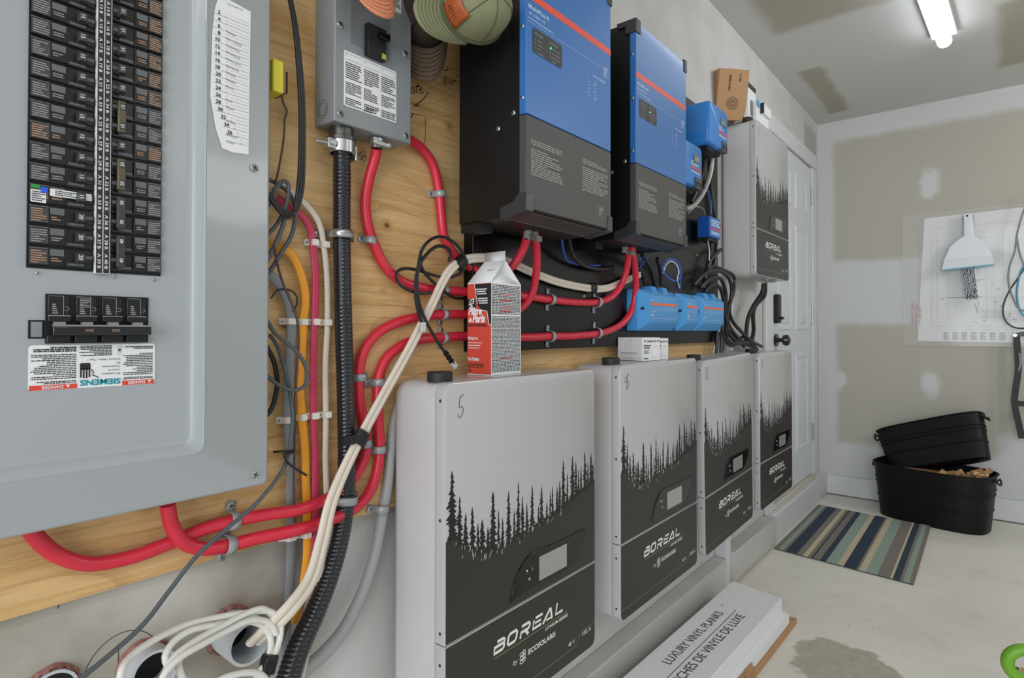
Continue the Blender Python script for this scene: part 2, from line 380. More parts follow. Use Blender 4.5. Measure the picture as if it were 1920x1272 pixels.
# door
def make_door():
    x0, x1, z0, z1, y = 3.415, 4.31, .18, 2.215, .955
    m_ = M(); m_.box(x0, x1, y, YW+.02, z0, z1)
    MD = mat('door_white_paint', (206, 210, 214), .4)
    d = struct('door_1', m_, MD, bevel=.002)
    ORG[d.name] = Vector((0, 0, 0)); f = WF(0, y, 0); W_ = x1-x0
    for (a, b) in ((.12, .44), (.56, .88)):
        for (c, e) in ((.20, .80), (.95, 1.60), (1.70, 1.92)):
            q = M(); u0, u1, v0, v1 = x0+a*W_, x0+b*W_, z0+c, z0+e; rings = []
            for (i, h) in ((0, .0002), (.006, .006), (.016, .007), (.034, -.0005+.001), (.05, .006), (.07, .0075)):
                rings.append([f(u0+i, v0+i, h), f(u1-i, v0+i, h), f(u1-i, v1-i, h), f(u0+i, v1-i, h)])
            q.loft(rings); part('door_panel', q, MD, d, smooth=20)
    q = M(); q.cyl((3.485, y, 1.075), (3.485, y-.012, 1.075), .034, 24); q.cyl((3.485, y-.012, 1.075), (3.485, y-.04, 1.075), .012, 16)
    q.lathe([(.012, 0), (.027, .006), (.032, .02), (.028, .034), (.012, .042), (0.0005, .043)], (3.485, y-.036, 1.075), (0, -1, 0), 24)
    part('door_knob', q, M_GLOSSBLACK, d)
    q = M(); q.prism(rrect(3.452, 3.512, 1.17, 1.33, .012), f, .026); q.box(3.47, 3.495, y-.045, y-.02, 1.19, 1.205); part('deadbolt_keypad', q, M_BLACK, d, bevel=.003)
    for z in (2.03, 1.235, .455):
        q = M(); q.box(4.305, 4.333, y-.004, y, z-.055, z+.055); q.cyl((4.314, y-.008, z-.056), (4.314, y-.008, z+.056), .007, 12)
        for k in (-.02, .018): q.cyl((4.314, y-.008, z+k), (4.314, y-.008, z+k+.002), .0078, 12)
        part('hinge', q, M_STEEL, d)
make_door()
# plywood backing and black board
m_ = M(); m_.box(-.6, 2.55, YP, YW-.0005, .772, 1.985)
ply = solo('plywood_sheet', m_, ply_mat(), 'large yellow spruce plywood sheet screwed to the drywall behind the electrical gear', 'plywood')
ply.data.update()
q = M(); fp = WF(0, YP, 0)
def wink(pts, wd=.0022): ribbon(q, [((P(a, b, YP)).x, P(a, b, YP).z) for a, b in pts], wd, fp, .0006)
wink([(773,164),(770,168),(771,174),(775,175),(777,169),(773,164)]); wink([(784,157),(780,172),(783,175)]); wink([(778,163),(788,162)])
wink([(787,169),(793,167),(790,164),(786,170),(789,175),(794,173)])
wink([(838,147),(834,146),(831,151),(838,153),(836,158),(831,156)]); wink([(841,151),(841,157),(845,156),(846,150),(848,158)]); wink([(850,158),(850,151),(855,152)])
wink([(802,173),(796,184),(778,198)], .002); wink([(774,193),(777,199),(785,198)], .002)
wink([(770,213),(797,217),(797,262),(795,271),(778,268)], .0012); wink([(770,222),(775,212)]); wink([(836,125),(840,130),(836,133),(831,131)]); wink([(855,140),(860,146)])
wink([(672,292),(676,286),(683,284),(686,291),(679,295),(673,290)], .001); wink([(676,300),(681,292),(688,297),(683,303),(676,297)], .001); wink([(850,258),(848,250)], .001)
part('marker_writing', q, M_PRINT, ply); 
q = M(); wink([(555,725),(560,722)], .003)
m_ = M(); m_.box(.975, 2.50, YB, YP, 1.08, 2.03)
MBD = mat('black_sheet_board', (7, 7, 8), .32, noise=.3, nscale=8, spec=.3)
board = solo('backing_board', m_, MBD, 'glossy black mounting board behind the blue inverters', 'board', bevel=.002)
def screwhead(mh, c, n, r):
    c, n = Vector(c), Vector(n).normalized(); mh.lathe([(r, 0), (r*.97, r*.25), (r*.6, r*.5), (.00001, r*.58)], c, n, 14)
q = M()
for (a, b) in ((1095, 556), (1307, 479)): screwhead(q, P(a, b, YB), (0,-1,0), .006)
part('screw', q, mat('brass', (190, 150, 80), .35, .8), board)
def slot_screw(parent, c, n, r, m=M_STEEL, ang=.4):
    """pan-head screw with a cross slot, one part"""
    mh = M(); c, n = Vector(c), Vector(n).normalized(); screwhead(mh, c, n, r); a = n.orthogonal().normalized(); b = n.cross(a)
    a, b = a*math.cos(ang)+b*math.sin(ang), b*math.cos(ang)-a*math.sin(ang); mh.cur = 1
    mh.obox(c+n*r*.5, a, b, n, r*.72, r*.1, r*.12); mh.obox(c+n*r*.5, a, b, n, r*.1, r*.72, r*.12)
    return part('screw', mh, [m, M_BLACK], parent)

# ================================================================== breaker panel
def breaker_panel():
    y = .868
    R = thing('breaker_panel', (.25, YP, .89), 'large grey electrical breaker panel with rows of black breakers at left of the plywood', 'breaker panel')
    q = M(); q.box(.03, .455, .884, YP, .905, 1.80); part('enclosure', q, M_GREY, R, bevel=.003)
    # front trim with a pressed, recessed field
    q = M(); f = WF(0, y, 0); x0, x1, z0, z1 = .022, .4665, .892, 1.82; rings = []
    rr0 = lambda i, r, h: [f(u, v, h) for u, v in rrect(x0+i, x1-i, z0+i, z1-i, r, 6)]
    rings += [rr0(0, .008, -.016), rr0(0, .008, -.005), rr0(.0015, .008, -.0015), rr0(.005, .008, 0)]
    ax0, ax1, az0, az1 = .08, P(385, 400, y).x, P(180, 880, y).z, 1.78
    def rr1(i, r, h): return [f(u, v, h) for u, v in rrect(ax0+i, ax1-i, az0+i, az1-i, r, 6)]
    rings += [rr1(-.002, .016, 0), rr1(0, .015, .0012), rr1(.0025, .014, -.0006), rr1(.011, .013, -.0016), rr1(.0145, .011, -.006), rr1(.018, .009, -.0075), rr1(.022, .008, -.0078)]
    q.loft(rings); part('front_trim', q, M_GREY, R, smooth=50)
    fy = y+.0075   # recessed field
    g = WF(0, fy, 0)
    # breakers
    zb, pitch = 1.2035, .0247
    xl0, xl1, xs0, xs1, xr0, xr1 = .1725, .2365, .2375, .2535, .2545, .3135
    q = M(); q.box(xl0-.001, xr1+.001, fy-.0012, fy+.03, zb-.001, 1.70); part('breaker_opening', q, M_DARK, R)
    MB_ = mat('breaker_black', (20, 20, 21), .3, noise=.2, nscale=200); MEDGE = mat('breaker_edge_black', (96, 98, 100), .4); MST = mat('breaker_clear_sticker', (66, 64, 61), .5, noise=.35, nscale=900)
    MHL = mat('breaker_handle_black', (54, 55, 56), .3); MPT = mat('tan_print', (176, 140, 116), .6)
    def breaker(side, k, tone):
        z = zb+k*pitch; a, b = (xl0, xl1) if side == 'l' else (xr1, xr0)
        S = 1 if side == 'l' else -1; W_ = abs(b-a)
        X = lambda t: a+S*t*W_
        def bx(mh, t0, t1, d0, d1, v0, v1): xa, xb = sorted((X(t0), X(t1))); mh.box(xa, xb, fy-d1, fy-d0, z+v0*pitch, z+v1*pitch)
        mh = M(); bx(mh, 0, .985, -.01, .002, .06, .97)
        bx(mh, 0, .30, 0, .0052, .12, .93); bx(mh, .30, .54, 0, .0045, .12, .60); bx(mh, .54, .56, 0, .0050, .1, .95); bx(mh, .86, .985, 0, .004, .35, .75)
        bx(mh, .54, .98, 0, .0046, .08, .16)
        mh.cur = 1; bx(mh, .31, .53, .0045, .0052, .60, .92); bx(mh, .0, .29, .0050, .0058, .90, .945); bx(mh, .58, .85, 0, .003, .18, .30); bx(mh, .86, .985, .003, .0046, .55, .72)
        mh.cur = 2; bx(mh, .01, .285, .0052, .0056, .16, .86)
        o = part('circuit_breaker', mh, [MB_, MEDGE, MST], R)
        mh = M(); fr = Fr((0, fy-.0058, z), (1,0,0), (0,0,1))
        ua, ub = sorted((X(.03), X(.27))); fine(mh, fr, ua, ub, .18*pitch, .84*pitch, 6, rnd=random.Random(k*3+(side == 'r')))
        ua, ub = sorted((X(.33), X(.50))); fine(mh, fr, ua, ub, .30*pitch, .52*pitch, 2, h=-.0005, rnd=random.Random(k))
        part('fine_print', mh, MPT if tone else M_GPRINT, o, org=ORG[R.name])
        mh = M(); t0, t1 = (.70, .84) if side == 'l' else (.76, .90)
        xa, xb = sorted((X(t0), X(t1))); mh.add([(xa, fy-.003, z+.3*pitch), (xb, fy-.003, z+.3*pitch), (xb, fy-.003, z+.85*pitch), (xa, fy-.003, z+.85*pitch),
                 (xa+.001, fy-.0125, z+.38*pitch), (xb, fy-.0125, z+.38*pitch), (xb, fy-.0125, z+.8*pitch), (xa+.001, fy-.0125, z+.8*pitch)], [(0,3,2,1),(4,5,6,7),(0,1,5,4),(1,2,6,5),(2,3,7,6),(3,0,4,7)])
        hnd = part('handle', mh, MHL, o, org=ORG[R.name], bevel=.0006)
        return o, (xa, xb, z)
    rat = {0: '20', 1: '20', 2: '20', 3: '15'}
    for k in range(20):
        o, (xa, xb, z) = breaker('l', k, k in (0, 2, 6, 3))
        mh = M(); fr = Fr(((xa+xb)/2, fy-.0126, z+.59*pitch), (0,0,-1), (1,0,0)); text(mh, rat.get(k, '15'), fr, 0, -.0022, .0042, align='c', h=.0002, bold=.01)
        part('rating_number', mh, M_LABEL, o, org=ORG[R.name])
        if k == 3:   # arc-fault breaker with white sticker, green and blue marks
            mh = M(); g2 = WF(0, fy-.0062, z); mh.rect(g2, xl0+.001, xl0+.0155, .002, .0165); mh.rect(g2, xl0+.019, xl1-.003, .012, .0205)
            part('white_sticker', mh, M_LABEL, o, org=ORG[R.name], label='white printed sticker')
            mh = M(); mh.rect(g2, xl0+.001, xl0+.0095, .0185, .0225, .0006); part('green_mark', mh, mat('green_tab', (30, 150, 60), .5), o, org=ORG[R.name], label='green tab')
            mh = M(); mh.box(xl0+.0105, xl0+.0165, fy-.0085, fy-.005, z+.0145, z+.0205); part('test_button', mh, mat('blue_button', (40, 90, 220), .4), o, org=ORG[R.name], label='blue test button')
            mh = M(); fine(mh, g2, xl0+.002, xl0+.015, .003, .0155, 5, .0008); fine(mh, g2, xl0+.024, xl1-.006, .0128, .0195, 3, .0008); part('fine_print', mh, M_PRINT, o, org=ORG[R.name])
    for k in range(20):
        o, (xa, xb, z) = breaker('r', k, k not in (0, 1, 2, 3, 4, 5, 7, 8))
        mh = M(); t = {0: '40', 1: '40', 2: '30', 3: '30', 4: '20', 5: '20'}.get(k, '15')
        fr = Fr(((xa+xb)/2, fy-.0126, z+.59*pitch), (0,0,1), (-1,0,0)); text(mh, t, fr, 0, -.002, .004, align='c', h=.0002, bold=.01); part('rating_number', mh, M_LABEL, o, org=ORG[R.name])
        if k in (0, 2, 4, 7):   # two-pole breakers share a tie bar
            mh = M(); mh.box(xa-.0004, xb+.0004, fy-.0124, fy-.006, z+.25*pitch, z+1.9*pitch)
            part('handle_tie', mh, mat('bronze_tie', (96, 86, 66), .35, .5) if k in (4, 7) else mat('dark_tie', (58, 57, 54), .35), o, org=ORG[R.name], bevel=.001, label='bronze handle tie bar' if k in (4, 7) else 'dark handle tie bar')
    mh = M(); mh.box(xs0, xs1, fy-.0075, fy-.001, zb-.003, 1.70); strip = part('number_strip', mh, M_LABEL, R)
    mh = M(); gs = WF(0, fy-.0075, 0); xm = (xs0+xs1)/2; mh.rect(gs, xs0+.0009, xm-.0006, zb-.0025, 1.70); mh.rect(gs, xm+.0006, xs1-.0009, zb-.0025, 1.70)
    part('black_tape', mh, mat('tape_black', (38, 38, 40), .5), strip, org=ORG[R.name])
    mh = M()
    for k in range(20):
        z = zb+(k+.5)*pitch
        text(mh, 'A %d B' % (39-2*k), Fr((xs0+.0040, fy-.0075, z), (0,0,-1), (1,0,0)), 0, -.0017, .0034, width=.0185, align='c', h=.001, bold=.012)
        text(mh, 'A %d B' % (40-2*k), Fr((xs1-.0044, fy-.0075, z), (0,0,-1), (1,0,0)), 0, -.0017, .0034, width=.0185, align='c', h=.001, bold=.012)
    part('lettering', mh, M_LABEL, strip, org=ORG[R.name])
    # main breaker
    a = P(85, 551, fy); b = P(277, 642, fy); x0, x1, z0, z1 = a.x, b.x, b.z, a.z
    q = M(); q.box(x0-.016, x0, fy-.0006, fy+.02, z0+.006, z0+.028); q.box(x0, x1, fy-.002, fy+.02, z0, z1); mb = part('main_breaker', q, M_DARK, R, bevel=.0006)
    q = M(); q.box(x0-.0135, x0-.003, fy-.0012, fy+.001, z0+.008, z0+.026); part('slot_cover', q, M_GREY2, mb, org=ORG[R.name])
    wp = (x1-x0)/4
    for k in range(4):
        u = x0+k*wp+.0015; q = M()
        q.box(u, u+wp*.55, fy-.005, fy, z0+.033, z1-.002); q.box(u+wp*.58, u+wp*.78, fy-.004, fy, z0+.033, z1-.002); q.box(u, u+wp*.80, fy-.007, fy, z0+.026, z0+.034); q.box(u-.001, u+wp*.8, fy-.008, fy, z0+.001, z0+.010)
        part('pole_housing', q, MB_, mb, org=ORG[R.name], bevel=.0007)
        q = M(); ff = WF(0, fy-.005, 0)
        for r in range(5): q.rect(ff, u+.004, u+.010-r*.0007, z0+.036+r*.0026, z0+.0373+r*.0026)
        ribbon(q, [(u+wp*.66+.003*math.cos(t), z0+.042+.0022*math.sin(t)) for t in [i*.6-2.2 for i in range(8)]], .0005, WF(0, fy-.004, 0))
        ribbon(q, [(u, z0+.0335), (u+wp*.8, z0+.0335)], .0008, ff, .0022); ribbon(q, [(u+.0003, z1-.0025), (u+wp*.54, z1-.0025)], .0004, ff); ribbon(q, [(u+wp*.55, z0+.034), (u+wp*.55, z1-.002)], .0006, ff)
        if k == 1: fine(q, ff, u+.004, u+wp*.55, z1-.016, z1-.004, 6)
        part('pole_marking', q, M_GPRINT, mb, org=ORG[R.name])
    q = M(); q.box(x0+.003, x1-.003, fy-.022, fy-.006, z0+.010, z0+.0205); hb = part('handle_bar', q, M_GLOSSBLACK, mb, org=ORG[R.name], bevel=.0012)
    q = M(); q.box(x0+.0045, x1-.0045, fy-.020, fy-.010, z0+.0205, z0+.0225)
    for k in range(4): q.box(x0+k*wp+.006, x0+k*wp+.017, fy-.014, fy-.007, z0+.0225, z0+.026)
    part('handle_rim', q, mat('worn_silver_edge', (150, 148, 142), .4, .3), mb, org=ORG[R.name])
    q = M(); fh = Fr((0, fy-.022, z0+.0175), (-1,0,0), (0,0,-1))
    for u in (x0+.039, x0+.067): text(q, '200', fh, -u, 0, .0036, width=.0085, align='c', h=.0003)
    part('rating_number', q, MPT, mb, org=ORG[R.name])
    # danger label, printed upside down
    a = P(53, 648, fy); b = P(290, 722, fy); x0, x1, z0, z1 = a.x, b.x, P(170, 727, fy).z, a.z
    q = M(); q.prism(rrect(x0, x1, z0, z1, .004), g, .0004); lb = part('warning_label', q, M_LABEL, R)
    W_, H_ = x1-x0, z1-z0; L = Fr((x1, fy-.0004, z1), (-1,0,0), (0,0,-1))    # reading frame, upside down: u to the left, v down
    L.o = Vector((x1, fy-.0004, z1)); 
    q = M(); q.rect(L, .001, W_*.285, H_*.885, H_-.0004, .0003); q.rect(L, W_*.645, W_-.001, H_*.885, H_-.0004, .0003); part('red_bar', q, M_REDP, lb, org=ORG[R.name], label='red bar')
    q = M(); text(q, 'DANGER', L, W_*.165, H_*.905, H_*.07, width=W_*.15, align='c', bold=.02); text(q, 'DANGER', L, W_*.83, H_*.905, H_*.07, width=W_*.16, align='c', bold=.02)
    q.poly([(W_*.035, H_*.90), (W_*.065, H_*.90), (W_*.05, H_*.97)], L, .0006); q.poly([(W_*.70, H_*.90), (W_*.73, H_*.90), (W_*.715, H_*.97)], L, .0006); part('lettering', q, M_LABEL, lb, org=ORG[R.name])
    q = M(); text(q, 'SIEMENS', L, W_*.30, H_*.82, H_*.125, width=W_*.325, bold=.03); part('logo', q, M_TEAL, lb, org=ORG[R.name])
    q = M()
    for i, s_ in enumerate(('EQ Loadcentre', 'Centre de', 'Consommation', 'EQ', 'Enclosure / Boîtier : Type 1')):
        text(q, s_, L, W_*.305, H_*(.68-.085*i), H_*.042, sx=1.0)
    fine(q, L, .003, W_*.28, H_*.80, H_*.86, 2, fill=.6); fine(q, L, .003, W_*.28, H_*.22, H_*.76, 13); fine(q, L, .003, W_*.28, H_*.05, H_*.13, 2, fill=.7)
    fine(q, L, W_*.655, W_*.985, H_*.80, H_*.87, 2, fill=.6); fine(q, L, W_*.655, W_*.985, H_*.20, H_*.77, 14); fine(q, L, W_*.655, W_*.985, H_*.04, H_*.16, 3, fill=.7)
    fine(q, L, W_*.375, W_*.635, H_*.02, H_*.27, 7, fill=.6)
    for v in (.04, .12, .20): ribbon(q, [(W_*.295, H_*v), (W_*.325, H_*v), (W_*.325, H_*(v+.055)), (W_*.295, H_*(v+.055))], .0003, L, closed=True)
    q.rect(L, W_*.30, W_*.32, H_*.125, H_*.165); 
    # hand and shock pictogram
    hu, hv = W_*.585, H_*.60
    q.poly(rrect(hu-.0055, hu+.0055, hv-.0095, hv-.001, .002), L, .0006)
    for i in range(4): ribbon(q, [(hu-.0045+i*.003, hv-.003), (hu-.0045+i*.003, hv+.010-abs(i-1.5)*.001)], .0017, L, .0006)
    ribbon(q, [(hu-.0065, hv-.001), (hu-.009, hv+.003), (hu-.0075, hv+.006), (hu-.012, hv+.008), (hu-.014, hv+.0095)], .0011, L, .0006)
    part('fine_print', q, M_PRINT, lb, org=ORG[R.name])
    for (a, b) in ((476, 316), (477, 890)): slot_screw(R, P(a, b, y), (0,-1,0), .0062)
    for (a, b, yy) in ((70, 512, fy), (214, 519, fy), (288, 525, fy)): slot_screw(R, P(a, b, yy-.001), (0,-1,0), .002)
    q = M(); q.box(P(384,235,y).x, P(388,235,y).x, y-.0014, y+.001, P(386,238,y).z, P(386,40,y).z); q.box(P(384,235,y).x, P(389,235,y).x, y-.0014, y+.001, P(386,760,y).z, P(386,715,y).z)
    part('door_hinge_lip', q, M_GREY, R, bevel=.0005)
    # circuit directory
    y2 = y-.0006; pts = [P(a, b, y2) for a, b in ((415,-20),(430,0),(470,22),(466,290),(436,286),(416,278),(404,240),(394,180),(398,60),(403,14))]
    q = M(); f2 = WF(0, y2, 0); D = solo
    q2 = M(); q2.prism([(p.x, p.z) for p in pts][::-1], f2, .0003)
    dr = thing('circuit_directory', (P(430, 150, y2).x, y2, P(430, 290, y2).z), 'curled white handwritten circuit list taped on the grey breaker panel', 'paper')
    part('sheet', q2, M_LABEL, dr)
    q = M(); ql = M(); qn = M(); fu = WF(0, y2-.0003, 0)
    for i in range(19):
        n_ = 2+2*i; py = 17.5+i*13.05; lft = P(402 if i < 14 else 406+(i-14)*6, py, y2).x; rt = P(468-i*.1, py, y2).x
        zl = P(400, py-6, y2).z; zr = P(468, py+9+i*.25, y2).z; zz = zl
        ribbon(ql, [(lft-.001, P(400, py+6, y2).z), (rt, P(400, py+6, y2).z)], .0005, fu)
        ribbon(ql, [(lft+.022, P(400, py, y2).z), (rt, P(400, py, y2).z)], .0003, fu)
        if n_ <= 36: text(q, str(n_), fu, lft+.0045 if n_ < 10 else lft+.0015, P(400, py+4.5, y2).z, .0052, bold=.02)
        text(q, 'A', fu, lft+.0165, P(400, py, y2).z, .0018); text(q, 'B', fu, lft+.0165, P(400, py+6, y2).z, .0018)
    words = {2: 'PRISES', 3: 'EAU CHAUDE', 4: 'CHAUFFAGE', 5: 'ECLAIRAGE', 6: 'PRISE EXT.', 7: 'SECHEUSE', 8: 'PRISES', 9: 'PRISES', 10: 'FRIGO', 12: 'PUIT', 13: 'SALLE', 15: 'TECHNO', 17: 'SERVICE', 18: 'POELE'}
    for i, s_ in words.items(): text(qn, s_, fu, P(424, 100, y2).x, P(400, 17.5+i*13.05+3, y2).z-.004, .0030, width=.0022*len(s_), shear=.2, ang=-.12)
    part('ruled_lines', ql, M_GPRINT, dr); part('numbers', q, M_PRINT, dr); part('handwriting', qn, mat('pencil_ink', (120, 122, 128), .6), dr)
    q = M(); text(q, 'CIRCUIT DIRECTORY', fu, P(425, 8, y2).x, P(425, 8, y2).z, .0018); part('heading', q, M_PRINT, dr)
breaker_panel()

# ================================================================== small grey disconnect box
def disconnect():
    x0, x1, y, z0, z1 = .591, .7625, .883, 1.494, 1.86
    R = thing('disconnect_box', ((x0+x1)/2, YP, z0), 'grey two-pole disconnect box with white printed label above the big black conduit', 'electrical box')
    q = M(); q.box(x0, x1, y+.002, YP, z0, z1); part('enclosure', q, M_GREY2, R, bevel=.0015)
    q = M(); q.box(x0-.0008, x1+.0008, y, y+.010, z0-.0008, z1); part('front_cover', q, M_GREY2, R, bevel=.002)
    f = WF(0, y, 0)
    # recess field and breaker
    q = M(); a = P(665, 30, y); b = P(722, 100, y); q.box(P(657,60,y).x, P(730,60,y).x, y-.001, y, P(690,95,y).z, z1-.01); part('dead_front', q, mat('worn_grey_paint', (112, 116, 119), .35), R)
    q = M(); bx0, bx1, bz0, bz1 = P(683, 80, y).x, P(717, 80, y).x, P(700, 112, y).z, P(690, 48, y).z
    q.box(bx0, bx1, y-.012, y, bz0, bz1); br = part('circuit_breaker', q, M_BLACK, R, bevel=.001)
    q = M(); q.box(bx0+.022, bx1+.003, y-.020, y-.012, bz1-.022, bz1-.010); part('handle', q, M_GLOSSBLACK, br, bevel=.001, org=ORG[R.name])
    q = M(); q.rect(WF(0, y-.0122, 0), bx1-.011, bx1-.001, bz0+.002, bz0+.012); part('yellow_mark', q, mat('yellow_ink', (176, 168, 80), .5), br, org=ORG[R.name], label='yellow mark')
    # label
    q = M(); lx0, lx1 = P(645, 95, y).x, P(743, 130, y).x; lz1, lz0 = P(645, 93, y).z, P(743, 231, y).z
    q.prism(rrect(lx0, lx1, lz0, lz1, .003), f, .0004); lb = part('printed_label', q, M_LABEL, R); fl = WF(0, y-.0004, 0)
    q = M(); cw = (lx1-lx0)/3
    for k in range(3):
        u = lx0+k*cw+.003; t = lz1-.004
        ribbon(q, [(u, t), (u+cw-.005, t), (u+cw-.005, t-.011), (u, t-.011)], .0004, fl, closed=True)
        fine(q, fl, u, u+cw-.005, t-.045, t-.015, 8); fine(q, fl, u, u+cw-.005, t-.072, t-.050, 7); fine(q, fl, u, u+cw-.005, t-.092, t-.078, 4)
        text(q, str(k+1), fl, u+.001, t-.004, .0022)
    text(q, 'SQUARE D', fl, (lx0+lx1)/2, lz0+.006, .0035, align='c', bold=.03); fine(q, fl, lx0+cw, lx0+2*cw, lz0+.001, lz0+.004, 1)
    part('fine_print', q, M_PRINT, lb, org=ORG[R.name])
    q = M(); q.prism(rrect(P(722,0,y).x, P(752,0,y).x, P(752,27,y).z, z1-.02, .002), f, .0004); l2 = part('printed_label', q, M_LABEL, R)
    q = M(); fine(q, fl, P(724,0,y).x, P(750,0,y).x, P(752,24,y).z, z1-.03, 20); part('fine_print', q, M_PRINT, l2, org=ORG[R.name])
    for (a, b) in ((637, 47), (759, 101), (637, 214), (760, 255)): slot_screw(R, P(a, b, y), (0,-1,0), .0065)
    # side knockouts (left face)
    fs = Fr((x0, 0, 0), (0,-1,0), (0,0,1)); c = PX(605, 205, x0)
    q = M()
    for r in (.016, .011): ribbon(q, [(-c.y+r*math.cos(t*PI/12), c.z+r*math.sin(t*PI/12)) for t in range(24)], .0012, fs, .0005, closed=True)
    part('knockout_ring', q, mat('knockout_edge', (96, 100, 102), .4), R)
    # bottom connectors
    c = P(640, 262, .915); q = M(); cx, cyy = P(640, 280, .913).x, .913
    q.cyl((cx, cyy, z0), (cx, cyy, z0-.022), .0215, 28); q.lathe([(.020, -.015), (.026, -.018), (.026, -.024), (.020, -.027)], (cx, cyy, z0), n=28); part('conduit_hub', q, mat('tarnished_hub', (92, 90, 84), .35, .8), R)
    q = M(); q.lathe([(.0195, -.022), (.0245, -.022), (.0245, -.046), (.0195, -.046)], (cx, cyy, z0), n=28)
    q.box(cx-.036, cx-.020, cyy-.014, cyy+.004, z0-.044, z0-.026); q.cyl((cx-.055, cyy-.004, z0-.036), (cx-.018, cyy-.008, z0-.034), .0028, 10); q.cyl((cx-.026, cyy-.018, z0-.034), (cx-.026, cyy-.012, z0-.034), .006, 12)
    q.box(cx+.022, cx+.026, cyy-.012, cyy+.004, z0-.055, z0-.028); part('conduit_clamp', q, M_STEEL, R, bevel=.001)
    cx2 = P(706, 275, .905).x; q = M(); q.lathe([(.012, 0), (.0145, -.002), (.0145, -.009), (.011, -.012), (.011, -.020)], (cx2, .905, z0), n=24)
    q.box(cx2-.020, cx2+.020, .888, .898, z0-.018, z0-.010); q.cyl((cx2-.016, .886, z0-.014), (cx2-.016, .89, z0-.014), .005, 12); q.cyl((cx2+.016, .886, z0-.014), (cx2+.016, .89, z0-.014), .005, 12)
    part('cable_connector', q, M_STEEL, R, bevel=.001)
disconnect()

